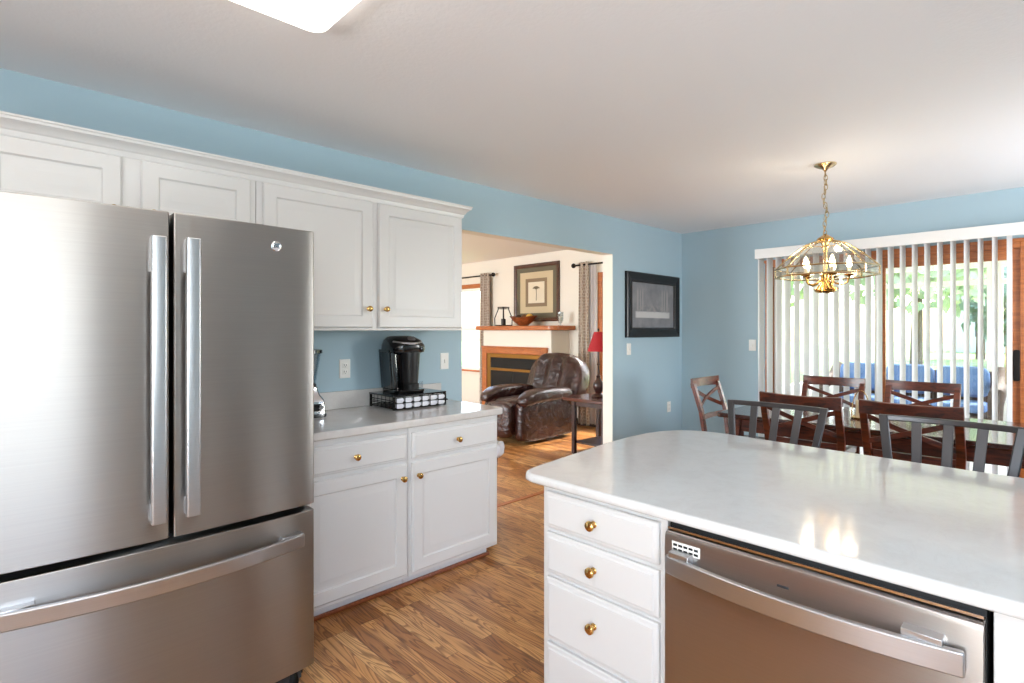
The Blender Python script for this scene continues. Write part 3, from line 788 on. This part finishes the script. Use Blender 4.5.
def chair():
    r = thing('dining_chair', '', 'chair', (0, 0, 0), 0, 'mahogany dining chairs around the table')
    # sitter faces -Y; back at y = +.2
    W, Z = .245, .965
    MB().prism(rrect(-.225, .225, -.22, .19, .03, 4), .43, .475).build('seat', P('seat_leather', S(52, 30, 24), .4), r, .012, seg=3)
    m = MB(); m.box(-.215, .215, -.21, -.19, .37, .43); m.box(-.215, .215, .165, .185, .37, .43); m.box(-.215, -.195, -.19, .165, .37, .43); m.box(.195, .215, -.19, .165, .37, .43)
    m.build('seat_frame', M_mahog, r, .003)
    def post(x, y, z, wx=.021, wy=.017): return [(x - wx, y - wy, z), (x + wx, y - wy, z), (x + wx, y + wy, z), (x - wx, y + wy, z)]
    for sx in (-1, 1):
        MB().loft([post(sx * .2, -.2, 0, .016, .016), post(sx * .2, -.198, .43, .022, .022)]).build('leg', M_mahog, r, .003)
        MB().loft([post(sx * .2, .25, 0, .016, .016), post(sx * .205, .19, .25, .02), post(sx * .21, .185, .45, .021), post(sx * .222, .222, .7, .021), post(sx * (W - .021), .298, Z - .03, .02)]).build('leg', M_mahog, r, .004)
    tr = []
    for i in range(17):
        t = -1 + i / 8
        x = W * t; y = .295 + .035 * (1 - t * t); zt = Z - .006 * (1 - t * t) + .012; zb = zt - .082 + .012 * (1 - t * t)
        tr.append([(x, y - .012, zb), (x, y + .012, zb), (x, y + .016, zt), (x, y - .006, zt + .004)])
    MB().loft(tr).build('top_rail', M_mahog, r, .003)
    for sx in (-1, 1):
        q = []
        for i in range(13):
            t = i / 12
            x = sx * (-.205 + .41 * t); z = .88 - .15 * t
            yy = .212 + (z - .6) * .24 + .028 * math.sin(PI * t) + (.004 * sx)
            q.append([(x, yy - .006, z - .016), (x, yy + .006, z - .016), (x, yy + .006, z + .016), (x, yy - .006, z + .016)])
        MB().loft(q).build('cross_slat', M_mahog, r, .002)
    q = []
    for i in range(13):
        t = -1 + i / 6
        x = .208 * t; y = .208 + .025 * (1 - t * t); z = .655
        q.append([(x, y - .009, z - .022), (x, y + .009, z - .022), (x, y + .009, z + .022), (x, y - .009, z + .022)])
    MB().loft(q).build('lower_rail', M_mahog, r, .002)
    return r
c1 = chair(); c1.location = (1.895, 4.035 - .3 + .0, 0); c1.rotation_euler.z = PI
# near side: sitters face the table (+Y), backs towards the camera
c1.location = (1.89, 4.06, 0); c1['label'] = 'mahogany dining chair on the near side of the table, behind the left stool'
dup(c1, (2.475, 4.06, 0), PI + R(-1), 'mahogany dining chair on the near side of the table, behind the right stool')
dup(c1, (1.635, 5.1, 0), 0, 'mahogany dining chair on the window side, below the left blinds')
dup(c1, (2.265, 5.1, 0), R(-1), 'mahogany dining chair on the window side, in front of the blue sofa')
dup(c1, (1.15, 4.575, 0), R(90), 'mahogany dining chair at the head of the table by the corner')
dt = thing('dining_table', 'long dark wooden dining table with a glossy top', 'table', (2.2, 4.57, 0)); o = dt.location
MB().prism(rrect(1.2, 3.35, 4.05, 5.09, .03, 4), .725, .76).build('tabletop', M_table, dt, .006, off=o)
m = MB(); m.box(1.28, 3.27, 4.13, 4.155, .625, .725); m.box(1.28, 3.27, 4.985, 5.01, .625, .725); m.box(1.28, 1.305, 4.155, 4.985, .625, .725); m.box(3.245, 3.27, 4.155, 4.985, .625, .725)
m.build('apron', M_mahog, dt, .003, off=o)
for x in (1.31, 3.24):
    for y in (4.16, 4.98):
        MB().loft([[(x + a, y + b, z) for a, b in ((-h_, -h_), (h_, -h_), (h_, h_), (-h_, h_))] for h_, z in ((.028, 0), (.042, .55), (.045, .725))]).build('leg', M_mahog, dt, .004, off=o)
cd = thing('candle_holder', 'cream pillar candle on a gold tray with a loop handle on the dining table', 'candle holder', (2.06, 4.5, .761))
MB().lathe([(.001, .0), (.06, 0), (.066, .01), (.062, .012), (.05, .006), (.001, .006)], (0, 0, 0), 24).build('tray', M_brass, cd)
MB().lathe([(.03, .006), (.032, .01), (.032, .125), (.026, .13), (.006, .127), (.002, .128)], (0, 0, 0), 20).build('candle', P('cream_wax', S(238, 222, 190), .5), cd)
MB().tube([(.058 * math.cos(R(a)), 0, .01 + .19 * math.sin(R(a))) for a in range(0, 181, 15)], .0035, 6).build('loop_handle', M_brass, cd)

# chandelier ----------------------------------------------------------
HZ = 1.64
ch = thing('chandelier', 'brass chandelier with clear cut glass panels hanging over the dining table', 'chandelier', (1.975, 4.0, HZ))
T = lambda z: z - HZ
MB().lathe([(.066, T(CH)), (.066, T(CH) - .006), (.05, T(CH) - .018), (.02, T(CH) - .03), (.008, T(CH) - .045), (.004, T(CH) - .05)], (0, 0, 0), 28).build('canopy', M_gold, ch)
m = MB(); zt, zb_ = T(2.445), T(2.02); nl = 14
for i in range(nl):
    zc = zt + (zb_ - zt) * (i + .5) / nl; L = (zt - zb_) / nl * .68
    wig = .012 * math.sin(i * .9) * math.sin(PI * i / nl)
    lk = []
    for k_ in range(14):
        a = 2 * PI * k_ / 14
        c_, s_ = .0105 * math.cos(a), L * math.sin(a)
        lk.append((wig + (c_ if i % 2 else 0), (0 if i % 2 else c_), zc + s_))
    m.tube(lk, .0026, 6, closed=True)
m.build('chain', M_gold, ch)
MB().tube([(.008 * math.sin(t * 2), .008 * math.cos(t * 2.4) - .006, zt + (zb_ - zt) * t / 12) for t in range(13)], .002, 6).build('cord', M_gold, ch)
MB().lathe([(.006, T(2.03)), (.018, T(2.02)), (.048, T(2.0)), (.05, T(1.992)), (.03, T(1.975)), (.02, T(1.955)), (.028, T(1.945)), (.016, T(1.93)), (.012, T(1.9)), (.012, T(1.78)), (.03, T(1.76)), (.024, T(1.73)), (.03, T(1.7)), (.055, T(1.66)), (.062, T(1.648)), (.05, T(1.64)), (.01, T(1.638))], (0, 0, 0), 24).build('center_column', M_brass, ch)
NR = 8
prof_d = [(.045, 1.985), (.115, 1.962), (.185, 1.912), (.243, 1.86), (.3, 1.803)]
fr_ = MB()
ang = [2 * PI * (i + .35) / NR for i in range(NR)]
pt = lambda r_, z, a: (r_ * math.cos(a), r_ * math.sin(a), T(z))
for a in ang:
    fr_.tube([pt(r_, z, a) for r_, z in prof_d] + [pt(.3, 1.748, a)], .0055, 6)
for r_, z, k_ in ((.115, 1.962, .005), (.3, 1.803, .006), (.3, 1.748, .006)):
    fr_.tube([pt(r_, z, a) for a in ang], k_, 6, closed=True)
fr_.build('glass_frame', M_gold, ch)
for i in range(NR):
    a, b = ang[i], ang[(i + 1) % NR]
    m = MB()
    rows = []
    for r_, z in prof_d[1:]: rows.append([pt(r_ - .002, z, a), pt(r_ - .002, z, b), pt(r_ - .006, z - .004, b), pt(r_ - .006, z - .004, a)])
    m.loft(rows); m.build('glass_panel', M_cglass, ch, smooth=False)
    m = MB()
    m.loft([[pt(.299, z, a), pt(.299, z, b), pt(.295, z, b), pt(.295, z, a)] for z in (1.803, 1.748)]); m.build('skirt_panel', M_cglass, ch, smooth=False)
M_bulb = glow('lit_bulb', (1, .80, .50, 1), 16)
for i in range(5):
    a = 2 * PI * (i + .2) / 5; ca, sa = math.cos(a), math.sin(a)
    arm = MB().tube([(r_ * ca, r_ * sa, T(z)) for r_, z in ((.02, 1.735), (.06, 1.70), (.095, 1.69), (.125, 1.705), (.135, 1.735), (.135, 1.75))], .006, 8).build('arm', M_brass, ch)
    MB().lathe([(.008, T(1.742)), (.026, T(1.75)), (.03, T(1.757)), (.012, T(1.757))], (.135 * ca, .135 * sa, 0), 16).build('cup', M_brass, arm)
    MB().lathe([(.011, T(1.756)), (.011, T(1.80)), (.008, T(1.801))], (.135 * ca, .135 * sa, 0), 14).build('candle_sleeve', P('ivory_sleeve', S(240, 228, 200), .5), arm)
    MB().lathe([(.008, T(1.80)), (.017, T(1.815)), (.0175, T(1.83)), (.011, T(1.855)), (.003, T(1.876))], (.135 * ca, .135 * sa, 0), 16).build('bulb', M_bulb, arm)
    MB().tube([(.02 * ca, .02 * sa, T(1.72)), (.035 * ca, .035 * sa, T(1.68)), (.055 * ca, .055 * sa, T(1.65))], [.006, .012, .026], 10).build('bell_finial', M_brass, arm)

# vertical blinds ------------------------------------------------------
vb = thing('vertical_blind', 'white vertical blinds hanging from a valance over the sliding door', 'blinds', (1.9, YB - .1, 2.13)); o = vb.location
MB().box(.885, 3.1, YB - .165, YB - .15, 2.105, 2.2).build('valance', M_white, vb, .003, off=o)
m = MB(); m.box(.885, .9, YB - .15, YB - .003, 2.105, 2.2); m.box(3.085, 3.1, YB - .15, YB - .003, 2.105, 2.2); m.box(.9, 3.085, YB - .15, YB - .003, 2.194, 2.2)
m.build('valance_return', M_white, vb, .002, off=o)
MB().box(.905, 3.07, YB - .12, YB - .08, 2.15, 2.19).build('head_rail', M_white, vb, off=o)
M_slat = bpy.data.materials.new('blind_slat_vinyl'); M_slat.use_nodes = True
n_, l_ = M_slat.node_tree.nodes, M_slat.node_tree.links; n_.remove(n_['Principled BSDF'])
df_ = n_.new('ShaderNodeBsdfDiffuse'); df_.inputs[0].default_value = S(240, 239, 238)
tl_ = n_.new('ShaderNodeBsdfTranslucent'); tl_.inputs[0].default_value = S(240, 239, 238)
mx_ = n_.new('ShaderNodeMixShader'); mx_.inputs[0].default_value = .4
l_.new(df_.outputs[0], mx_.inputs[1]); l_.new(tl_.outputs[0], mx_.inputs[2]); l_.new(mx_.outputs[0], n_['Material Output'].inputs[0])
nS = MB(); th = R(73)
x = .924; k_ = 0
while x < 2.86:
    m = MB(); L = []
    for z in (2.15, .04):
        row = []
        for i in range(5):
            t = -1 + i / 2
            u_, v_ = .0445 * t, .004 * (1 - t * t)
            row.append((x + u_ * math.cos(th) - v_ * math.sin(th), YB - .1 + u_ * math.sin(th) + v_ * math.cos(th), z))
        for i in reversed(range(5)):
            t = -1 + i / 2
            u_, v_ = .0445 * t, .004 * (1 - t * t) + .0012
            row.append((x + u_ * math.cos(th) - v_ * math.sin(th), YB - .1 + u_ * math.sin(th) + v_ * math.cos(th), z))
        L.append(row)
    m.loft(L).build('slat', M_slat, vb, off=o)
    x += .0842
m = MB(); m.tube([(.912, YB - .14, 2.15), (.912, YB - .14, 1.1)], .004, 8); m.build('wand', M_white, vb, off=o)

# framed print on the blue wall -----------------------------------------
pf = thing('framed_print', 'black framed grey print on the blue wall next to the opening', 'picture', (0, 5.1, 1.65))
FR = [(0, .002), (0, .03), (.012, .036), (.03, .03), (.07, .024), (.092, .03), (.1, .018), (.1, .006)]
fm = lambda a, z, d: (d, a, z)
def frame(parent, fm, w2, h2, prof, mat, name='frame'):
    m = MB(); loops = []
    for i, d_ in prof: loops.append([fm(-w2 + i, -h2 + i, d_), fm(w2 - i, -h2 + i, d_), fm(w2 - i, h2 - i, d_), fm(-w2 + i, h2 - i, d_)])
    m.loft(loops, caps=False); return m.build(name, mat, parent, smooth=False)
frame(pf, fm, .515, .333, FR, P('black_frame', S(22, 18, 18), .3))
mp_ = P('grey_print', S(120, 120, 122), .4)
def art_mat(m):
    n, l, b = nodes(m)
    v = coord(m)
    sx = n.new('ShaderNodeSeparateXYZ'); l.new(v, sx.inputs[0])
    def band(sock, lo, hi, soft):
        a = n.new('ShaderNodeMapRange'); a.interpolation_type = 'SMOOTHSTEP'; a.inputs[1].default_value = lo - soft; a.inputs[2].default_value = lo + soft; l.new(sock, a.inputs[0])
        c = n.new('ShaderNodeMapRange'); c.interpolation_type = 'SMOOTHSTEP'; c.inputs[1].default_value = hi - soft; c.inputs[2].default_value = hi + soft; l.new(sock, c.inputs[0])
        s = n.new('ShaderNodeMath'); s.operation = 'SUBTRACT'; l.new(a.outputs[0], s.inputs[0]); l.new(c.outputs[0], s.inputs[1]); return s.outputs[0]
    def mul(a, b_):
        s = n.new('ShaderNodeMath'); s.operation = 'MULTIPLY'; l.new(a, s.inputs[0]); l.new(b_, s.inputs[1]); return s.outputs[0]
    Y, Z = sx.outputs[1], sx.outputs[2]
    c = ramp(m, noise(m, v, 9, 4), [(.3, S(116, 116, 120)), (.7, S(140, 138, 140))])
    # a generic quiet lake view in grey: pale water, two groups of pale trunks
    water = mul(band(Z, -.13, -.065, .006), band(Y, -.33, .33, .02))
    c = mix(m, c, S(196, 192, 190), water)
    for lo, hi in ((-.31, -.28), (-.25, -.235), (-.21, -.19), (.17, .19), (.215, .235), (.265, .3)):
        c = mix(m, c, S(158, 152, 150), mul(band(Y, lo, hi, .006), band(Z, -.06, .16, .03)))
    bushes = mul(ramp(m, noise(m, v, 22, 3), [(.42, (0, 0, 0, 1)), (.6, (1, 1, 1, 1))]), mul(band(Z, -.065, .0, .02), band(Y, -.32, .32, .03)))
    c = mix(m, c, S(150, 144, 142), bushes)
    base(m, c)
art_mat(mp_)
MB().panel(fm, -.42, .42, -.24, .24, [(0, .003), (0, .008)]).build('print', mp_, pf)

# ================================================================== SUNROOM SOFA
M_wicker = P('brown_wicker', S(84, 66, 54), .7); bump(M_wicker, noise(M_wicker, coord(M_wicker, (60, 60, 60)), 1, 1), .6, .01)
M_navy = P('blue_cushion_fabric', S(104, 134, 182), .8)
so = thing('wicker_sofa', 'brown wicker sofa in the sunroom beyond the glass', 'sofa', (1.5, 9.2, -.02)); 
MB().prism(rrect(-.95, .95, -.4, .4, .06, 4), .1, .34).build('base', M_wicker, so, .02)
MB().loft([[(x, y, z) for x, y in rrect(-.95, .95, y0, y0 + .12, .05, 4)] for y0, z in ((.26, .3), (.32, .86))]).build('backrest', M_wicker, so, .02)
for sx in (-1, 1):
    MB().tube([(sx * .94, -.38, .12), (sx * .95, -.4, .5), (sx * .96, -.36, .62), (sx * .96, -.1, .66), (sx * .96, .2, .72), (sx * .95, .38, .88)], [.07, .075, .085, .085, .08, .07], 12).build('arm', M_wicker, so)
    for y in (-.34, .34): MB().lathe([(.035, 0), (.04, .12)], (sx * .86, y, 0), 12).build('leg', M_wicker, so)
for i, nm in ((-1, 'left'), (0, 'middle'), (1, 'right')):
    q = MB().blob((0, 0, 0), (.28, .1, .2), 5).build('back_cushion', M_navy)
    q.location = (1.5 + i * .575, 9.2 + .14, .71); q.rotation_euler = (R(-10), 0, 0)
    tag(q, f'blue back cushion at the {nm} end of the wicker sofa' if i else 'blue back cushion in the middle of the wicker sofa', 'cushion', 'blue sofa cushions')
    q = MB().blob((0, 0, 0), (.28, .28, .065), 5).build('seat_cushion', M_navy)
    q.location = (1.5 + i * .575, 9.2 - .1, .41)
    tag(q, f'blue seat cushion at the {nm} end of the wicker sofa' if i else 'blue seat cushion in the middle of the wicker sofa', 'cushion', 'blue sofa cushions')

# ================================================================== LIVING ROOM
BFY = 5.9   # chimney breast front
struct(MB().prism([(-3.66, BFY), (-2.16, BFY), (-2.16, YL), (-3.66, YL)], 0, 1.39).build('wall_fireplace', M_cream, None, .01), 'cream fireplace projection under the mantel', 'wall')
mt = MB().prism([(-3.74, YL)] + [(-3.74, 5.8)] + [(-2.16, 5.8)] + arcp(-2.16, 5.93, .13, -90, 0, 8)[1:] + [(-2.03, YL)], 1.391, 1.458).build('mantel_shelf', M_oak, None, .012, seg=3)
tag(mt, 'oak mantel shelf with a rounded end over the fireplace', 'mantel')
M_oldbrass = P('aged_brass', S(150, 112, 58), .3, 1.0)
fp = thing('fireplace', 'oak framed fireplace with brass trimmed glass doors', 'fireplace', (-2.93, BFY, 0)); fm = lambda a, z, d: (a, -d, z)
m = MB(); m.box(-.71, -.6, -.05, -.001, 0, 1.115); m.box(.6, .71, -.05, -.001, 0, 1.115); m.box(-.6, .6, -.05, -.001, 1.02, 1.115); m.box(-.72, .72, -.062, -.001, 1.115, 1.135)
m.build('surround', M_oak, fp, .006)
m = MB(); m.box(-.598, -.52, -.035, -.001, 0.0, 1.018); m.box(.52, .598, -.035, -.001, 0, 1.018); m.box(-.52, .52, -.035, -.001, .955, 1.018)
m.build('brass_frame', M_oldbrass, fp, .004)
MB().box(-.52, .52, -.02, -.001, .0, .955).build('firebox', M_dark, fp)
m = MB(); m.box(-.52, .52, -.034, -.02, .75, .79); m.build('brass_band', M_oldbrass, fp, .004)
for a, b in ((-.51, -.005), (.005, .51)):
    q = MB().box(a, b, -.03, -.021, .06, .745).build('glass_door', M_dglass, fp, .002)
MB().box(-.51, .51, -.03, -.021, .795, .95).build('upper_louver', M_dglass, fp, .002)

# on the mantel
ln = thing('lantern', 'dark wire lantern with a candle on the mantel', 'lantern', (-3.25, 5.97, 1.4585))
m = MB()
for sx in (-1, 1):
    for sy in (-1, 1):
        m.tube([(sx * .095, sy * .095, .01), (sx * .1, sy * .1, .12), (sx * .06, sy * .06, .26), (sx * .06, sy * .06, .29)], .008, 6)
for e, z in ((.095, .01), (.06, .275)): m.tube([(-e, -e, z), (e, -e, z), (e, e, z), (-e, e, z)], .006, 6, closed=True)
m.build('wire_frame', M_iron, ln)
MB().prism(rrect(-.07, .07, -.07, .07, .01, 3), .29, .304).build('lid', M_iron, ln, .003)
MB().box(-.105, .105, -.105, .105, 0, .008).build('base', M_iron, ln)
MB().lathe([(.036, .009), (.037, .02), (.037, .11), (.03, .115), (.004, .112)], (0, 0, 0), 18).build('candle', P('dark_candle', S(40, 30, 28), .5), ln)
bw = MB()
lp = []
for r_, z in ((.06, 0), (.085, .005), (.16, .06), (.225, .13), (.237, .139), (.225, .139), (.145, .07), (.06, .027), (.002, .025)):
    lp.append([(r_ * math.cos(2 * PI * i / 36) * 1.15, r_ * math.sin(2 * PI * i / 36) * .62, z + .012 * math.cos(4 * PI * i / 36) * r_ / .2) for i in range(36)])
bw = bw.loft(lp, caps=True).build('wooden_bowl', wood('bowl_wood', S(96, 42, 18), S(158, 84, 40), .35))
bw.location = (-2.8, 5.97, 1.4585)
tag(bw, 'reddish wooden bowl in the middle of the mantel', 'bowl')
for i, (dx, dy, dz, rr, cl_, nm) in enumerate(((-.1, 0, .115, .058, S(60, 40, 26), 'dark brown ball at the left of the mantel bowl'), (.02, .01, .118, .062, S(96, 64, 34), 'mid brown ball in the centre of the mantel bowl'), (.135, 0, .13, .055, S(190, 150, 70), 'yellowish ball at the right of the mantel bowl'))):
    q = MB().blob((0, 0, 0), (rr, rr, rr), 2, 20, 12).build('decorative_ball', leafmat('ball_%s' % 'abc'[i], cl_, tuple(min(1, c * 1.5) for c in cl_[:3]) + (1,)))
    q.location = (-2.8 + dx, 5.97 + dy, 1.4585 + dz); tag(q, nm, 'ball', 'balls in the mantel bowl')
gh = thing('candle_glass', 'clear glass candle holder at the rounded end of the mantel', 'candle holder', (-2.14, 6.08, 1.4585))
MB().lathe([(.04, 0), (.042, .004), (.012, .012), (.01, .03), (.03, .045), (.042, .08), (.046, .2), (.043, .2), (.038, .08), (.02, .052)], (0, 0, 0), 22, caps=False).build('glass', M_jar, gh)
MB().lathe([(.022, .054), (.026, .06), (.026, .13), (.02, .134), (.003, .132)], (0, 0, 0), 16).build('candle', P('white_wax', S(240, 234, 222), .5), gh)

# framed botanical above the mantel
pa = thing('botanical_picture', 'brown framed botanical picture with layered mats above the mantel', 'picture', (-2.83, YL, 1.99))
fm = lambda a, z, d: (a, -d, z)
frame(pa, fm, .49, .46, [(0, .001), (0, .03), (.012, .04), (.04, .034), (.055, .026), (.06, .01)], wood('walnut_frame', S(52, 28, 18), S(96, 54, 32), .35))
frame(pa, fm, .435, .405, [(0, .008), (0, .014), (.075, .014), (.078, .012)], P('olive_mat', S(104, 98, 80), .8), 'outer_mat')
frame(pa, fm, .36, .33, [(0, .006), (0, .012), (.13, .012), (.132, .01)], P('tan_mat', S(202, 184, 150), .8), 'middle_mat')
frame(pa, fm, .235, .225, [(0, .005), (0, .0125), (.055, .0125), (.057, .008)], P('taupe_mat', S(136, 116, 92), .8), 'inner_mat')
MB().panel(fm, -.19, .19, -.19, .19, [(0, .002), (0, .009)]).build('paper', P('cream_paper', S(222, 210, 186), .8), pa)
m = MB(); m.tube([(0, -.0102, -.13), (.006, -.0102, -.02), (0, -.0102, .07)], .005, 6)
for a in range(-75, 76, 15):
    m.tube([(0, -.0102, .05), (.04 * math.sin(R(a)), -.0102, .06 + .035 * math.cos(R(a))), (.085 * math.sin(R(a)), -.0102, .05 + .05 * math.cos(R(a)))], [.004, .009, .002], 6)
m.build('plant_drawing', P('sepia_ink', S(120, 104, 82), .8), pa)

# curtains and rods
M_curt = P('patterned_curtain', S(168, 148, 132), .85)
def curt_mat(m):
    n, l, b = nodes(m)
    v = coord(m, (30, 30, 20))
    vo = n.new('ShaderNodeTexVoronoi'); vo.feature = 'DISTANCE_TO_EDGE'; vo.inputs['Scale'].default_value = 1.1; vo.inputs['Randomness'].default_value = .35; l.new(v, vo.inputs['Vector'])
    base(m, ramp(m, vo.outputs['Distance'], [(.05, S(206, 196, 184)), (.16, S(164, 144, 130))]))
curt_mat(M_curt)
def curtain(x0, x1, zt, zb_, y, folds, label, mat=M_curt, nm='curtain', amp=.045):
    n = folds * 8; L = []
    for z, k_ in ((zt, 1), (zt - .1, 1), (zt - 1.0, 1.08), (zb_, 1.15)):
        row = []
        for i in range(n + 1):
            t = i / n; row.append(((x0 + x1) / 2 + (t - .5) * (x1 - x0) * k_, y + amp * math.sin(2 * PI * folds * t), z))
        for i in reversed(range(n + 1)):
            t = i / n; row.append(((x0 + x1) / 2 + (t - .5) * (x1 - x0) * k_, y + amp * math.sin(2 * PI * folds * t) + .005, z))
        L.append(row)
    q = MB().loft(L).build(nm, mat, None, angle=80)
    me = q.data; c = Vector(((x0 + x1) / 2, y, zb_)); me.transform(Matrix.Translation(-c)); q.location = c
    return tag(q, label, 'curtain')
def rod(x0, x1, z, y, label):
    r = thing('curtain_rod', label, 'curtain rod', ((x0 + x1) / 2, y, z)); o = r.location
    MB().tube([(x0, y, z), (x1, y, z)], .013, 10).build('pole', M_iron, r, off=o)
    for x in (x0, x1): MB().blob((x, y, z), (.035, .035, .035), 2, 16, 10).build('finial', M_iron, r, off=o)
    for x in (x0 + .1, x1 - .1): MB().box(x - .008, x + .008, y, YL - .001, z - .008, z + .008).build('bracket', M_iron, r, off=o)
    return r
RY = YL - .09
rod(-6.1, -3.76, 2.335, RY, 'dark curtain rod with ball ends left of the fireplace')
rod(-2.0, -.5, 2.335, RY, 'dark curtain rod with ball ends over the window behind the lamp')
curtain(-4.1, -3.86, 2.375, .03, RY, 3, 'beige patterned curtain left of the fireplace')
curtain(-1.9, -1.72, 2.375, .03, RY, 2, 'beige patterned curtain right of the fireplace')
M_sheer = clear('sheer_fabric', (.9, .9, .92, 1), .0)
def sheer():
    m = bpy.data.materials.new('white_sheer'); m.use_nodes = True; n, l = m.node_tree.nodes, m.node_tree.links
    n.remove(n['Principled BSDF'])
    t = n.new('ShaderNodeBsdfTransparent'); df = n.new('ShaderNodeBsdfDiffuse'); df.inputs[0].default_value = S(240, 238, 240); tl = n.new('ShaderNodeBsdfTranslucent'); tl.inputs[0].default_value = S(240, 238, 240)
    a = n.new('ShaderNodeMixShader'); b = n.new('ShaderNodeMixShader'); b.inputs[0].default_value = .6
    l.new(df.outputs[0], a.inputs[1]); l.new(tl.outputs[0], a.inputs[2]); l.new(t.outputs[0], b.inputs[1]); l.new(a.outputs[0], b.inputs[2]); l.new(b.outputs[0], n['Material Output'].inputs[0])
    return m
curtain(-1.72, -1.6, 2.33, .05, RY + .02, 2, 'white sheer curtain next to the patterned curtain', sheer(), 'sheer_curtain', .025)

# recliner ----------------------------------------------------------------
rc = thing('recliner', 'dark brown leather recliner armchair in front of the fireplace', 'armchair', (-1.79, 5.07, 0), R(2))
def lean(th): return Matrix.Rotation(R(th), 4, 'X')
MB().blob((0, .06, .27), (.29, .46, .2), 6).build('base', M_leather, rc)
def armfn(p):
    t = (p.y + .5) / 1.0
    return Vector((p.x * (1.1 - .22 * t), p.y, p.z * (1.08 - .2 * t) + .025 * math.sin(PI * min(1, max(0, t))) - .06 * max(0, .2 - t) * 5 * .6))
for sx in (-1, 1):
    MB().blob((sx * .27, .02, .285), (.075, .53, .25), 7, 36, 18).build('side_panel', M_leather, rc)
    MB().blob((sx * .325, -.03, .565), (.115, .5, .085), 3.2, 36, 18, fn=armfn).build('armrest', M_leather, rc)
MB().blob((0, -.1, .45), (.225, .42, .1), 4.5).build('seat_cushion', M_leather, rc)
MB().blob((0, -.53, .3), (.215, .085, .22), 4).build('footrest', M_leather, rc)
def backfn(p):
    z = (p.z + .37) / .74
    front = 1 if p.y < 0 else 0
    fold = .03 * math.cos(p.x * 26) * front * max(0, math.sin(PI * min(1, max(0, z)) * .95))
    puff = .07 * front * max(0, z - .45)
    return Vector((p.x * (.94 + .1 * math.sin(PI * min(1, max(0, z)))), p.y - fold - puff, p.z + .025 * math.cos(p.x * 3.6)))
MB().blob((-.01, .575, .675), (.445, .18, .37), 3.6, 64, 32, M=lean(-23), fn=backfn).build('backrest', M_leather, rc)

# end table and lamp
et = thing('end_table', 'dark wooden end table with a lower shelf beside the recliner', 'side table', (-.6, 5.0, 0)); 
MB().prism(rrect(-.33, .3, -.31, .31, .03, 4), .6, .636).build('tabletop', wood('reddish_top', S(58, 26, 18), S(104, 52, 38), .25, (2, 10, 10), .4), et, .008)
m = MB(); m.box(-.21, .21, -.23, -.21, .54, .605); m.box(-.21, .21, .21, .23, .54, .605); m.box(-.21, -.19, -.21, .21, .54, .605); m.box(.19, .21, -.21, .21, .54, .605); m.build('apron', M_espresso, et)
for sx in (-1, 1):
    for sy in (-1, 1):
        MB().box(sx * .205 - .022, sx * .205 + .022, sy * .225 - .022, sy * .225 + .022, 0, .605).build('leg', M_espresso, et, .003)
MB().box(-.2, .2, -.22, .22, .12, .14).build('shelf', M_espresso, et, .003)
tl = thing('table_lamp', 'table lamp with a red shade and dark turned base on the end table', 'lamp', (-.62, 4.98, .6365))
MB().lathe([(.075, 0), (.078, .01), (.06, .03), (.035, .045), (.045, .07), (.062, .11), (.06, .15), (.035, .19), (.02, .22), (.026, .235), (.014, .25), (.012, .36), (.02, .37), (.011, .385), (.011, .52)], (0, 0, 0), 24).build('lamp_base', M_espresso, tl)
sh = MB(); sh.lathe([(.126, .515), (.05, .735), (.047, .735), (.123, .515)], (0, 0, 0), 32, caps=False)
M_red = P('red_shade_fabric', S(146, 16, 28), .7); nodes(M_red)[2].inputs['Emission Color'].default_value = S(190, 16, 24); nodes(M_red)[2].inputs['Emission Strength'].default_value = .15
sh.build('lamp_shade', M_red, tl)
MB().lathe([(.004, .52), (.004, .745), (.011, .75), (.009, .765), (.002, .775)], (0, 0, 0), 12).build('finial', M_iron, tl)
m = MB()
for a in range(3):
    c_, s_ = math.cos(2 * PI * a / 3), math.sin(2 * PI * a / 3); m.tube([(.003 * c_, .003 * s_, .732), (.047 * c_, .047 * s_, .732)], .002, 6)
m.build('shade_spider', M_iron, tl)

# bulb light of the chandelier (its own light, at the candles)
for i in range(5):
    a = 2 * PI * (i + .2) / 5
    pl = light('chandelier_bulb_light', 'POINT', (1.975 + .135 * math.cos(a), 4.0 + .135 * math.sin(a), 1.845), (0, 0, 0), 2.6, (1, .86, .68), radius=.025); pl.data.specular_factor = 0.0
